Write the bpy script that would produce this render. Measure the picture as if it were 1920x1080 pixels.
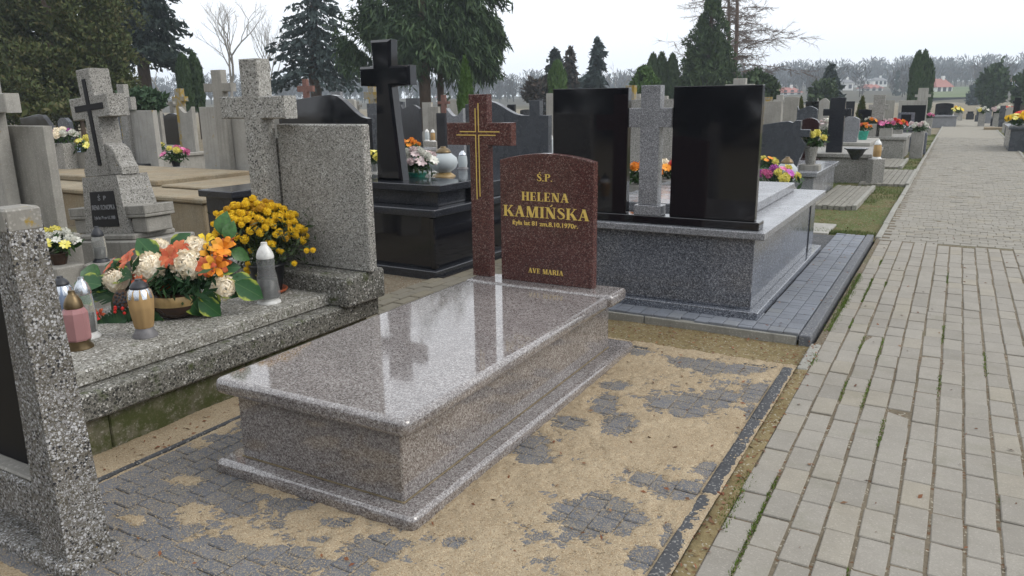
import bpy, math, random
import numpy as np
from mathutils import Vector, Matrix
for _o in list(bpy.data.objects): bpy.data.objects.remove(_o)
sc = bpy.context.scene
COL = sc.collection
PI = math.pi
rnd = random.Random(7)

# ---------------------------------------------------------------- camera
FPX, PITCH, YAW, ROLL, CAMH = 1412.55, 0.24327, 0.52683, -0.01377, 1.45
_f = Vector((-math.sin(YAW)*math.cos(PITCH), math.cos(YAW)*math.cos(PITCH), -math.sin(PITCH)))
_r = Vector((math.cos(YAW), math.sin(YAW), 0)); _u = _r.cross(_f)
CR = _r*math.cos(ROLL) + _u*math.sin(ROLL); CU = -_r*math.sin(ROLL) + _u*math.cos(ROLL); CF = _f
cam = bpy.data.cameras.new('camera'); camo = bpy.data.objects.new('camera', cam); COL.objects.link(camo)
mw = Matrix((CR, CU, -CF)).transposed().to_4x4(); mw.translation = (0, 0, CAMH); camo.matrix_world = mw
cam.sensor_width = 36; cam.lens = FPX/1920*36; cam.clip_start = 0.05; cam.clip_end = 3000
sc.camera = camo

# ---------------------------------------------------------------- sky, sun, exposure
SUN_EL, SUN_AZ = math.radians(40), math.radians(68)      # azimuth from +Y towards +X
wd = bpy.data.worlds.new('World'); sc.world = wd; wd.use_nodes = True
wt = wd.node_tree; wt.nodes.clear()
def _wn(t): return wt.nodes.new(t)
sky = _wn('ShaderNodeTexSky'); sky.sky_type = 'NISHITA'; sky.sun_disc = False
sky.sun_elevation = SUN_EL; sky.sun_rotation = SUN_AZ; sky.air_density = 1.5; sky.dust_density = 6.0
bg1 = _wn('ShaderNodeBackground'); bg1.inputs[1].default_value = 0.05
wt.links.new(sky.outputs[0], bg1.inputs[0])
# closed cloud deck: even pale grey-white, a little brighter overhead as under any overcast
tc = _wn('ShaderNodeTexCoord'); sx = _wn('ShaderNodeSeparateXYZ'); wt.links.new(tc.outputs['Generated'], sx.inputs[0])
mr = _wn('ShaderNodeMapRange'); mr.inputs[1].default_value = 0.0; mr.inputs[2].default_value = 1.0
mr.inputs[3].default_value = 1.26; mr.inputs[4].default_value = 1.28; wt.links.new(sx.outputs[2], mr.inputs[0])
nz = _wn('ShaderNodeTexNoise'); nz.inputs['Scale'].default_value = 2.2; nz.inputs['Detail'].default_value = 5
wt.links.new(tc.outputs['Generated'], nz.inputs['Vector'])
mr2 = _wn('ShaderNodeMapRange'); mr2.inputs[1].default_value = 0.3; mr2.inputs[2].default_value = 0.7
mr2.inputs[3].default_value = 0.95; mr2.inputs[4].default_value = 1.05; wt.links.new(nz.outputs[0], mr2.inputs[0])
mu = _wn('ShaderNodeMath'); mu.operation = 'MULTIPLY'; wt.links.new(mr.outputs[0], mu.inputs[0]); wt.links.new(mr2.outputs[0], mu.inputs[1])
bg2 = _wn('ShaderNodeBackground'); bg2.inputs[0].default_value = (0.925, 0.955, 1.0, 1); wt.links.new(mu.outputs[0], bg2.inputs[1])
mx = _wn('ShaderNodeMixShader'); mx.inputs[0].default_value = 0.92
wt.links.new(bg1.outputs[0], mx.inputs[1]); wt.links.new(bg2.outputs[0], mx.inputs[2])
wo = _wn('ShaderNodeOutputWorld'); wt.links.new(mx.outputs[0], wo.inputs[0])
sl = bpy.data.lights.new('sun', 'SUN'); sl.energy = 1.4; sl.angle = math.radians(34); sl.color = (1.0, 0.96, 0.9)
so = bpy.data.objects.new('sun', sl); COL.objects.link(so)
_sd = Vector((math.sin(SUN_AZ)*math.cos(SUN_EL), math.cos(SUN_AZ)*math.cos(SUN_EL), math.sin(SUN_EL)))
so.rotation_euler = (-_sd).to_track_quat('-Z', 'Y').to_euler(); so.location = _sd*60
sc.view_settings.view_transform = 'Standard'; sc.view_settings.look = 'None'
sc.view_settings.exposure = 0.14; sc.view_settings.gamma = 1.0
sc.render.engine = 'CYCLES'
cy = sc.cycles; cy.use_denoising = True; cy.denoising_input_passes = 'RGB_ALBEDO_NORMAL'
cy.max_bounces = 7; cy.diffuse_bounces = 3; cy.glossy_bounces = 3; cy.transmission_bounces = 6; cy.transparent_max_bounces = 8; cy.volume_bounces = 2
cy.caustics_reflective = False; cy.caustics_refractive = False
cy.volume_step_rate = 4

# ---------------------------------------------------------------- measuring helpers (photo pixels -> places)
def ray(px, py): return CF + CR*((px-960)/FPX) - CU*((py-540)/FPX)
C0 = Vector((0, 0, CAMH))
def G(px, py, z=0.0): d = ray(px, py); return C0 + d*((z-CAMH)/d.z)
def AT(px, py, D): return C0 + ray(px, py)*D
def ONY(px, py, Y): d = ray(px, py); return C0 + d*(Y/d.y)
def DEP(p): return (Vector(p)-C0).dot(CF)

# ---------------------------------------------------------------- scene helpers
def tag(o, label=None, cat=None, group=None, kind=None):
    if label: o['label'] = label
    if cat: o['category'] = cat
    if group: o['group'] = group
    if kind: o['kind'] = kind
    return o
def empty(name, loc, rz=0.0, label=None, cat=None, group=None):
    o = bpy.data.objects.new(name, None); COL.objects.link(o); o.location = loc; o.rotation_euler = (0, 0, rz)
    o.empty_display_size = 0.05
    return tag(o, label, cat, group)
def link(name, me, mat=None, parent=None, loc=None, rot=None, scale=None):
    o = bpy.data.objects.new(name, me); COL.objects.link(o)
    if mat is not None and not me.materials: me.materials.append(mat)
    if parent is not None: o.parent = parent
    if loc is not None: o.location = loc
    if rot is not None: o.rotation_euler = rot
    if scale is not None: o.scale = (scale,)*3 if isinstance(scale, (int, float)) else scale
    return o
class MB:
    def __init__(s): s.v = []; s.f = []; s.sm = []
    def add(s, vs, fs, smooth=False):
        k = len(s.v); s.v += [tuple(p) for p in vs]; s.f += [tuple(i+k for i in f) for f in fs]; s.sm += [smooth]*len(fs); return s
    def box(s, x0, x1, y0, y1, z0, z1, b=0.004):
        b = min(b, (x1-x0)*.45, (y1-y0)*.45, (z1-z0)*.45); vs = []; ix = {}
        X = (x0, x1); Y = (y0, y1); Z = (z0, z1)
        for i in (0, 1):
            for j in (0, 1):
                for k in (0, 1):
                    sx_, sy_, sz_ = (1-2*i)*b, (1-2*j)*b, (1-2*k)*b
                    for a in range(3):
                        p = [X[i]+sx_, Y[j]+sy_, Z[k]+sz_]; p[a] = (X[i], Y[j], Z[k])[a]
                        ix[i, j, k, a] = len(vs); vs.append(p)
        def I(c, a): return ix[c[0], c[1], c[2], a]
        fs = []
        for a in range(3):
            p, q = (a+1) % 3, (a+2) % 3
            for sgn in (0, 1):
                cs = []
                for (m, n) in ((0, 0), (1, 0), (1, 1), (0, 1)):
                    c = [0, 0, 0]; c[a] = sgn; c[p] = m; c[q] = n; cs.append(I(c, a))
                fs.append(cs if sgn else cs[::-1])
            for m in (0, 1):
                for n in (0, 1):
                    c0 = [0, 0, 0]; c0[p] = m; c0[q] = n; c1 = list(c0); c1[a] = 1
                    f = [I(c0, p), I(c1, p), I(c1, q), I(c0, q)]
                    fs.append(f if (m == n) else f[::-1])
        for i in (0, 1):
            for j in (0, 1):
                for k in (0, 1):
                    f = [ix[i, j, k, 0], ix[i, j, k, 1], ix[i, j, k, 2]]
                    fs.append(f if (i+j+k) % 2 == 1 else f[::-1])
        return s.add(vs, fs)
    def rbox(s, x0, x1, y0, y1, z0, z1, rt=.02, rb=.0, rc=.01, seg=4):
        """slab with rounded upper/lower rims"""
        prof = []
        if rb > 0: prof += [(z0+rb*(1-math.cos(t)), rb*(1-math.sin(t))) for t in [k*PI/2/seg for k in range(seg+1)]]
        else: prof += [(z0, 0)]
        if rt > 0: prof += [(z1-rt*(1-math.sin(t)), rt*(1-math.cos(t))) for t in [k*PI/2/seg for k in range(seg+1)]]
        else: prof += [(z1, 0)]
        vs = []; n = 16
        for z, ins in prof:
            for cx, cy_, a0 in ((x1-rc-.0, y1-rc, 0), (x0+rc, y1-rc, 90), (x0+rc, y0+rc, 180), (x1-rc, y0+rc, 270)):
                for k in range(4):
                    a = math.radians(a0+30*k); r = rc-ins
                    vs.append((cx+math.cos(a)*r, cy_+math.sin(a)*r, z))
        fs = []
        for q in range(len(prof)-1):
            for k in range(n): fs.append((q*n+k, q*n+(k+1) % n, (q+1)*n+(k+1) % n, (q+1)*n+k))
        s.add(vs, fs, True)
        s.add(vs[-n:], [tuple(range(n))]); s.add(vs[:n], [tuple(range(n-1, -1, -1))])
        return s
    def prism(s, prof, y0, y1, b=.004):
        """outline in XZ (counter-clockwise seen from -Y) extruded from y0 to y1, front/back rims chamfered"""
        n = len(prof)
        ar = sum(prof[i][0]*prof[(i+1) % n][1]-prof[(i+1) % n][0]*prof[i][1] for i in range(n))
        if ar < 0: prof = prof[::-1]
        ins = []
        for i in range(n):
            p0, p1, p2 = prof[i-1], prof[i], prof[(i+1) % n]
            def nrm(a, c):
                dx, dz = c[0]-a[0], c[1]-a[1]; l = math.hypot(dx, dz) or 1; return (-dz/l, dx/l)
            n1, n2 = nrm(p0, p1), nrm(p1, p2); bx, bz = n1[0]+n2[0], n1[1]+n2[1]
            d = max(.35, 1+n1[0]*n2[0]+n1[1]*n2[1]); ins.append((p1[0]+bx*b/d, p1[1]+bz*b/d))
        vs = [(x, y0, z) for x, z in ins]+[(x, y0+b, z) for x, z in prof]+[(x, y1-b, z) for x, z in prof]+[(x, y1, z) for x, z in ins]
        fs = [tuple(range(n)), tuple(range(4*n-1, 3*n-1, -1))]
        for q in range(3):
            for i in range(n): j = (i+1) % n; fs.append((q*n+j, q*n+i, (q+1)*n+i, (q+1)*n+j))
        return s.add(vs, fs)
    def lathe(s, prof, n=16, cx=0, cy_=0, flute=None, cap=True):
        vs = []; fs = []
        for q, (r, z) in enumerate(prof):
            for k in range(n):
                a = 2*PI*k/n; rr = r*(1+(flute(a, q) if flute else 0)); vs.append((cx+rr*math.cos(a), cy_+rr*math.sin(a), z))
        for q in range(len(prof)-1):
            for k in range(n): fs.append((q*n+k, q*n+(k+1) % n, (q+1)*n+(k+1) % n, (q+1)*n+k))
        s.add(vs, fs, True)
        if cap:
            s.add(vs[-n:], [tuple(range(n))]); s.add(vs[:n], [tuple(range(n-1, -1, -1))])
        return s
    def tube(s, pts, rad, n=6, cap=True):
        vs = []; fs = []; pts = [Vector(p) for p in pts]
        for i, p in enumerate(pts):
            d = (pts[min(i+1, len(pts)-1)]-pts[max(i-1, 0)]).normalized()
            a = d.orthogonal().normalized() if i == 0 else (a-d*a.dot(d)).normalized()
            b = d.cross(a); r = rad[i] if isinstance(rad, (list, tuple)) else rad
            for k in range(n):
                t = 2*PI*k/n; vs.append(p+a*(math.cos(t)*r)+b*(math.sin(t)*r))
        for q in range(len(pts)-1):
            for k in range(n): fs.append((q*n+k, q*n+(k+1) % n, (q+1)*n+(k+1) % n, (q+1)*n+k))
        if cap: fs += [tuple(range(n-1, -1, -1)), tuple(range((len(pts)-1)*n, len(pts)*n))]
        return s.add(vs, fs, True)
    def mesh(s, name='m'):
        me = bpy.data.meshes.new(name); me.from_pydata(s.v, [], s.f)
        me.polygons.foreach_set('use_smooth', s.sm); me.update(); return me
    def build(s, name, mat, parent=None, **kw): return link(name, s.mesh(name), mat, parent, **kw)
def quads(name, V, mat, parent=None, tri=False, **kw):
    """numpy array (n,4,3) -> one mesh of loose small faces"""
    V = np.asarray(V, dtype=np.float32); n, m = V.shape[0], V.shape[1]
    me = bpy.data.meshes.new(name); me.vertices.add(n*m); me.loops.add(n*m); me.polygons.add(n)
    me.vertices.foreach_set('co', V.reshape(-1)); me.loops.foreach_set('vertex_index', np.arange(n*m, dtype=np.int32))
    me.polygons.foreach_set('loop_start', np.arange(0, n*m, m, dtype=np.int32)); me.polygons.foreach_set('loop_total', np.full(n, m, dtype=np.int32))
    me.update(calc_edges=True)
    return link(name, me, mat, parent, **kw)

# ---------------------------------------------------------------- materials
class NT:
    def __init__(s, name, rough=.6, spec=.5):
        s.m = bpy.data.materials.new(name); s.m.use_nodes = True; s.t = s.m.node_tree
        s.b = s.t.nodes['Principled BSDF']; s.out = s.t.nodes['Material Output']
        s.b.inputs['Roughness'].default_value = rough; s.b.inputs['Specular IOR Level'].default_value = spec
        s._c = None
    def set(s, sock, v):
        if hasattr(v, 'is_output'): s.t.links.new(v, sock)
        elif isinstance(v, (tuple, list)) and len(v) == 3 and sock.type == 'RGBA': sock.default_value = (*v, 1)
        else: sock.default_value = v
    def n(s, typ, ins=None, **at):
        nd = s.t.nodes.new('ShaderNode'+typ)
        for k, v in at.items(): setattr(nd, k, v)
        for k, v in (ins or {}).items(): s.set(nd.inputs[k], v)
        return nd
    def obj(s, rand=False):
        c = s.n('TexCoord').outputs['Object']
        if rand:
            r = s.n('ObjectInfo').outputs['Random']; m = s.n('Math', {0: r, 1: 37.0}, operation='MULTIPLY').outputs[0]
            c = s.n('VectorMath', {0: c, 1: m}, operation='ADD').outputs[0]
        return c
    def rand(s): return s.n('ObjectInfo').outputs['Random']
    def island(s): return s.n('NewGeometry').outputs['Random Per Island']
    def noise(s, v, sc_, det=4, ro=.55): return s.n('TexNoise', {'Vector': v, 'Scale': sc_, 'Detail': det, 'Roughness': ro}).outputs[0]
    def voro(s, v, sc_, feat='F1', rnd_=1.0): return s.n('TexVoronoi', {'Vector': v, 'Scale': sc_, 'Randomness': rnd_}, feature=feat)
    def ramp(s, f, stops, const=False):
        nd = s.n('ValToRGB', {0: f}); cr = nd.color_ramp
        if const: cr.interpolation = 'CONSTANT'
        while len(cr.elements) < len(stops): cr.elements.new(.5)
        for e, (p, c) in zip(cr.elements, stops): e.position = p; e.color = (*c, 1) if len(c) == 3 else c
        return nd.outputs[0]
    def mr(s, v, a, b, c=0., d=1.): return s.n('MapRange', {0: v, 1: a, 2: b, 3: c, 4: d}).outputs[0]
    def mix(s, f, a, b, blend='MIX'):
        nd = s.n('MixRGB', {0: f, 1: a, 2: b}, blend_type=blend); return nd.outputs[0]
    def math(s, op, a, b=0.): return s.n('Math', {0: a, 1: b}, operation=op).outputs[0]
    def sep(s, v): return s.n('SeparateXYZ', {0: v}).outputs
    def bump(s, h, st=.3, dist=.004): s.set(s.b.inputs['Normal'], s.n('Bump', {'Height': h, 'Strength': st, 'Distance': dist}).outputs[0])
    def col(s, c): s.set(s.b.inputs['Base Color'], c); return s
    def rough(s, c): s.set(s.b.inputs['Roughness'], c); return s
def hexc(h):
    return tuple(((c/255)/12.92 if c/255 <= .04045 else ((c/255+.055)/1.055)**2.4) for c in (int(h[i:i+2], 16) for i in (0, 2, 4)))
def plain(name, c, rough=.6, spec=.5, var=.25, sc_=25, metal=0.):
    t = NT(name, rough, spec); v = t.obj(True); nz_ = t.noise(v, sc_, 4)
    t.col(t.mix(t.mr(nz_, .3, .7), tuple(x*(1-var) for x in c), tuple(min(1, x*(1+var)) for x in c)))
    t.b.inputs['Metallic'].default_value = metal
    return t.m
def granite(name, stops, sc_=190, rough=.1, ior=1.55, fine=.5, big=.12, spec=.5):
    t = NT(name, rough, spec); v = t.obj()
    wn = t.n('VectorMath', {0: t.n('TexNoise', {'Vector': v, 'Scale': sc_*.6}).outputs[1], 'Scale': .006}, operation='SCALE')
    vv = t.n('VectorMath', {0: v, 1: wn.outputs[0]}, operation='ADD').outputs[0]
    a = t.voro(vv, sc_); b = t.voro(vv, sc_*2.3)
    ca = t.ramp(t.sep(a.outputs['Color'])[0], stops, True); cb = t.ramp(t.sep(b.outputs['Color'])[1], stops, True)
    c = t.mix(fine, ca, cb); g = t.mr(t.noise(v, 3.5, 5), .3, .7, 1-big, 1+big)
    c = t.mix(1., c, t.n('CombineColor', {0: g, 1: g, 2: g}).outputs[0], 'MULTIPLY'); t.col(c)
    t.b.inputs['IOR'].default_value = ior
    t.rough(t.mr(t.noise(v, 6, 4), .35, .75, rough*.7, rough*1.7))
    return t.m
def terrazzo(name, chips, mortar, sc_=70, edge=.09, rough=.75, moss=0.0, lichen=0.0, grime=.35, bump=.5):
    """pebbles of two sizes set in mortar"""
    t = NT(name, rough, .35); v = t.obj()
    wn = t.n('VectorMath', {0: t.n('TexNoise', {'Vector': v, 'Scale': sc_*1.3}).outputs[1], 'Scale': .55/sc_}, operation='SCALE')
    vv = t.n('VectorMath', {0: v, 1: wn.outputs[0]}, operation='ADD').outputs[0]
    a = t.voro(vv, sc_); b = t.voro(vv, sc_*2.1)
    ra = t.sep(a.outputs['Color']); rb_ = t.sep(b.outputs['Color'])
    ca = t.ramp(ra[0], chips, True); cb = t.ramp(rb_[0], chips, True)
    ma = t.mr(t.math('SUBTRACT', t.math('ADD', t.math('MULTIPLY', ra[1], .34), .32), a.outputs['Distance']), 0., .06)
    mb_ = t.mr(t.math('SUBTRACT', t.math('ADD', t.math('MULTIPLY', rb_[1], .3), .33), b.outputs['Distance']), 0., .07)
    c = t.mix(mb_, mortar, cb); c = t.mix(ma, c, ca)
    st = t.noise(v, 4.5, 6, .65); c = t.mix(t.mr(st, .42, .75, 0, grime), c, (.07, .066, .05))
    if lichen:
        ln = t.noise(v, 17, 6, .65); c = t.mix(t.mr(ln, .70-lichen*.1, .74-lichen*.1, 0, .9), c, (.3, .2, .035))
    if moss:
        mn = t.noise(v, 11, 6, .7); c = t.mix(t.mr(mn, .60-moss*.2, .72-moss*.2, 0, .85), c, (.055, .07, .018))
    t.col(c); t.bump(t.math('ADD', ma, t.math('MULTIPLY', mb_, .6)), bump, .003)
    return t.m
def concrete(name, c, dark=.55, moss=0., warm=0., lichen=0., sc_=1.0, rough=.85):
    t = NT(name, rough, .3); v = t.obj(True)
    a = t.noise(v, 3*sc_, 7, .65); b = t.noise(v, 45*sc_, 5, .7); g = t.voro(v, 160*sc_)
    k = t.mix(t.mr(a, .3, .72), tuple(x*dark for x in c), c)
    k = t.mix(t.mr(b, .3, .7, 0, .35), k, tuple(x*.5 for x in c)); k = t.mix(t.mr(t.sep(g.outputs['Color'])[0], .85, .95, 0, .4), k, (.5, .48, .44))
    # rain streaks running down
    sp = t.n('Mapping', {0: v}); sp.inputs['Scale'].default_value = (14, 14, .7); sk = t.noise(sp.outputs[0], 1.6, 5, .6)
    k = t.mix(t.mr(sk, .5, .78, 0, .45), k, tuple(x*.32 for x in c))
    if warm: k = t.mix(t.mr(t.noise(v, 2.2, 5), .4, .7, 0, warm), k, (.25, .17, .085))
    if lichen: k = t.mix(t.mr(t.noise(v, 9, 6, .7), .66-.15*lichen, .72-.15*lichen), k, (.3, .21, .05))
    if moss: k = t.mix(t.mr(t.noise(v, 7, 7, .72), .62-.25*moss, .75-.25*moss, 0, .9), k, (.05, .062, .014))
    t.col(k); t.bump(t.math('ADD', b, t.sep(g.outputs['Color'])[1]), .35, .003)
    return t.m
# ---------------------------------------------------------------- material instances
M = {}
M['pink'] = granite('pink_grey_granite', [(0, (.06, .047, .045)), (.28, (.165, .142, .135)), (.55, (.275, .25, .24)), (.82, (.43, .415, .405))], 185, .06, 1.95, .45, .14)
M['red'] = granite('red_granite', [(0, (.03, .014, .014)), (.3, (.085, .032, .028)), (.62, (.135, .054, .046)), (.88, (.28, .2, .18))], 185, .12, 1.5, .5)
M['black'] = granite('black_granite', [(0, (.005, .005, .007)), (.6, (.009, .009, .012)), (.93, (.02, .02, .026))], 300, .06, 1.6, .5)
M['anthracite'] = granite('anthracite_granite', [(0, (.012, .013, .017)), (.5, (.026, .028, .035)), (.85, (.06, .063, .073))], 260, .12, 1.55, .5)
M['blue'] = granite('blue_grey_granite', [(0, (.03, .034, .045)), (.35, (.1, .11, .135)), (.62, (.19, .205, .24)), (.88, (.38, .4, .44))], 150, .12, 1.7, .45)
M['greygr'] = granite('light_grey_granite', [(0, (.07, .075, .085)), (.3, (.2, .205, .22)), (.65, (.33, .335, .35)), (.9, (.5, .5, .52))], 230, .2, 1.5, .45)
M['slate'] = granite('slate_grey_granite', [(0, (.03, .034, .042)), (.45, (.065, .072, .085)), (.85, (.13, .14, .155))], 260, .25, 1.5, .5)
M['maroon'] = granite('maroon_granite', [(0, (.015, .006, .007)), (.5, (.035, .012, .012)), (.9, (.08, .04, .035))], 260, .15, 1.5, .5)
CH = [(0, (.055, .053, .05)), (.22, (.15, .145, .13)), (.42, (.31, .3, .275)), (.68, (.46, .45, .42)), (.88, (.58, .57, .55))]
M['terr_post'] = terrazzo('coarse_terrazzo', [(0, (.03, .03, .035)), (.16, (.1, .088, .07)), (.28, (.2, .19, .18)), (.5, (.34, .335, .335)), (.76, (.55, .55, .56))], (.16, .148, .122), 118, lichen=.1, grime=.45, bump=.9)
M['terr'] = terrazzo('grey_terrazzo', CH, (.33, .32, .29), 115, .09, lichen=.0, grime=.25, bump=.4)
M['terr_dk'] = terrazzo('mossy_terrazzo', [(0, (.03, .03, .028)), (.25, (.09, .085, .075)), (.55, (.24, .23, .21)), (.85, (.5, .49, .46))], (.17, .165, .14), 85, .1, moss=.25, grime=.4, bump=.5)
M['terr_slab'] = terrazzo('worn_terrazzo_slab', [(0, (.07, .065, .055)), (.25, (.16, .15, .13)), (.55, (.34, .33, .3)), (.85, (.58, .57, .54))], (.27, .26, .225), 90, .1, moss=.08, grime=.4, bump=.4)
M['terr_li'] = terrazzo('lichen_terrazzo', CH, (.36, .35, .32), 105, .09, lichen=.16, grime=.25, bump=.4)
M['terr_far'] = terrazzo('pale_terrazzo', [(0, (.11, .105, .095)), (.3, (.25, .24, .22)), (.7, (.42, .41, .39))], (.32, .31, .285), 90, .08, lichen=.15, grime=.3, bump=.2)
M['conc'] = concrete('weathered_concrete', (.38, .365, .33), .6)
M['conc_lt'] = concrete('pale_concrete', (.44, .425, .39), .68, lichen=.15)
M['conc_warm'] = concrete('sandy_concrete', (.34, .285, .195), .6, warm=.5)
M['conc_moss'] = concrete('mossy_concrete', (.2, .185, .13), .55, moss=.75)
M['conc_dk'] = concrete('damp_concrete', (.13, .125, .105), .6, moss=.25)
M['conc_yel'] = concrete('lichen_concrete', (.33, .31, .26), .65, lichen=1.2)
M['kerb'] = concrete('grey_kerb_concrete', (.36, .35, .31), .7)
M['kerb_bl'] = concrete('blue_grey_kerb_concrete', (.17, .178, .195), .75)
M['plot'] = concrete('worn_plot_concrete', (.29, .275, .235), .65, moss=.1)
M['kerb_dk'] = concrete('dark_kerb_concrete', (.085, .088, .095), .65)
M['gold'] = plain('gold_leaf', (.72, .52, .13), .45, .4, .12, 60)
M['blackplate'] = plain('black_plate', (.006, .006, .008), .45, .15, .1)
M['silver'] = plain('engraved_grey', (.3, .31, .33), .6)
M['redstone'] = plain('dull_red_stone', (.17, .08, .062), .7)
M['conc_post'] = concrete('lichen_spotted_concrete', (.36, .345, .31), .65, lichen=.75)
M['terracotta'] = plain('terracotta', (.32, .075, .025), .6)
M['filler'] = plain('sandy_filler', (.2, .16, .1), .9, .2)

def paver_mat(name, base, dark, green=.0, dust=False):
    t = NT(name, .85, .25); r = t.rand(); v = t.obj(True); isl = t.island()
    rr = t.math('FRACT', t.math('ADD', t.math('MULTIPLY', r, 7.31), isl))
    c = t.ramp(rr, [(0, dark), (.035, tuple(x*.9 for x in base)), (.45, base), (.8, tuple(x*1.05 for x in base)), (1, (base[0]*1.06, base[1]*1.03, base[2]*.95))])
    wp = t.n('NewGeometry').outputs['Position']; c = t.mix(t.mr(t.noise(wp, 1.7, 7, .68), .45, .75, 0, .4), c, (base[0]*.62, base[1]*.58, base[2]*.5))
    c = t.mix(t.mr(t.noise(v, 9, 6, .65), .35, .75, 0, .3), c, tuple(x*.55 for x in base))
    c = t.mix(t.mr(t.noise(v, 170, 3), .3, .7, 0, .28), c, tuple(x*.45 for x in base))
    sp = t.voro(v, 210); c = t.mix(t.mr(t.sep(sp.outputs['Color'])[0], .9, .95, 0, .3), c, tuple(min(1, x*1.4) for x in base))
    if green: c = t.mix(t.mr(t.noise(v, 5, 6, .7), .55, .72, 0, green), c, (.09, .1, .035))
    if dust:
        w = t.n('NewGeometry').outputs['Position']; gr = t.voro(w, 300); k = t.math('ADD', t.sep(gr.outputs['Color'])[0], t.math('MULTIPLY', t.noise(w, 9, 5, .65), .9))
        c = t.mix(t.mr(k, 1.09, 1.2, 0, .62), c, (.34, .28, .19))
    t.col(c); t.bump(t.math('ADD', t.noise(v, 120, 4), t.noise(v, 18, 3)), .3, .003)
    return t.m
M['paver'] = paver_mat('concrete_paver', (.305, .284, .248), (.235, .22, .195), .2)
M['paver_far'] = paver_mat('old_concrete_paver', (.29, .272, .235), (.2, .19, .165), .25)
M['paver_bl'] = paver_mat('blue_grey_paver', (.225, .242, .275), (.15, .16, .185))
M['paver_bed'] = paver_mat('anthracite_paver', (.14, .147, .166), (.095, .1, .113), 0, True)
M['paver_br'] = paver_mat('brown_grey_paver', (.2, .182, .145), (.1, .095, .08), .3)

def soil_mat(name, c1, c2, green, gl, gh, leafy=.0):
    t = NT(name, .95, .15); v = t.obj()
    a = t.noise(v, 1.3, 8, .65); b = t.noise(v, 28, 6, .7); c = t.mix(t.mr(a, .35, .68), c1, c2)
    c = t.mix(t.mr(b, .35, .7, 0, .55), c, tuple(x*.42 for x in c1))
    if green: c = t.mix(t.mr(t.noise(v, .9, 7, .7), gl, gh, 0, green), c, (.075, .1, .028))
    s = t.voro(v, 85); c = t.mix(t.mr(t.sep(s.outputs['Color'])[0], .9, .95, 0, .8), c, (.12, .06, .03))
    s2 = t.voro(v, 130); c = t.mix(t.mr(t.sep(s2.outputs['Color'])[1], .93, .96, 0, .7), c, (.4, .37, .3))
    t.col(c); t.bump(t.math('ADD', b, t.noise(v, 90, 4)), .6, .01)
    return t.m
M['ground'] = soil_mat('cemetery_soil', (.2, .165, .11), (.27, .235, .18), .6, .5, .66)
M['soil_strip'] = soil_mat('mossy_sandy_soil', (.2, .155, .075), (.28, .225, .125), .25, .54, .75)
M['joint'] = soil_mat('paver_joint_soil', (.15, .125, .09), (.22, .185, .135), .5, .54, .72)
M['lawn'] = soil_mat('thin_lawn_soil', (.15, .115, .055), (.2, .16, .085), .9, .34, .52)
def sand_mat():
    t = NT('loose_sand', .95, .12); v = t.obj()
    c = t.mix(t.mr(t.noise(v, 5, 6, .6), .3, .7), (.315, .252, .17), (.4, .328, .228))
    g = t.voro(v, 330); c = t.mix(t.mr(t.sep(g.outputs['Color'])[0], .72, .8, 0, .55), c, (.24, .15, .07))
    c = t.mix(t.mr(t.sep(g.outputs['Color'])[1], .9, .93, 0, .6), c, (.1, .07, .04)); c = t.mix(t.mr(t.sep(g.outputs['Color'])[2], .85, .9, 0, .5), c, (.62, .52, .36))
    t.col(c); t.bump(t.math('ADD', t.sep(g.outputs['Color'])[0], t.noise(v, 60, 4)), .5, .004)
    return t.m
M['sand'] = sand_mat()
def leaf_mat(name, cols, rough=.55, trans=.15):
    t = NT(name, rough, .3); i = t.island(); v = t.obj()
    c = t.ramp(i, [(k/(len(cols)-1), x) for k, x in enumerate(cols)])
    t.col(t.mix(t.mr(t.noise(v, 1.1, 4), .3, .7, 0, .5), c, tuple(x*.6 for x in cols[0])))
    return t.m
M['litter'] = leaf_mat('fallen_leaves', [(.16, .05, .02), (.25, .1, .04), (.1, .055, .03), (.3, .16, .07)])
M['moss'] = leaf_mat('moss_blades', [(.09, .16, .02), (.14, .22, .03), (.18, .2, .05)])
M['grass'] = leaf_mat('grass_blades', [(.07, .12, .02), (.11, .17, .035), (.15, .18, .06), (.19, .16, .08)])

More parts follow.
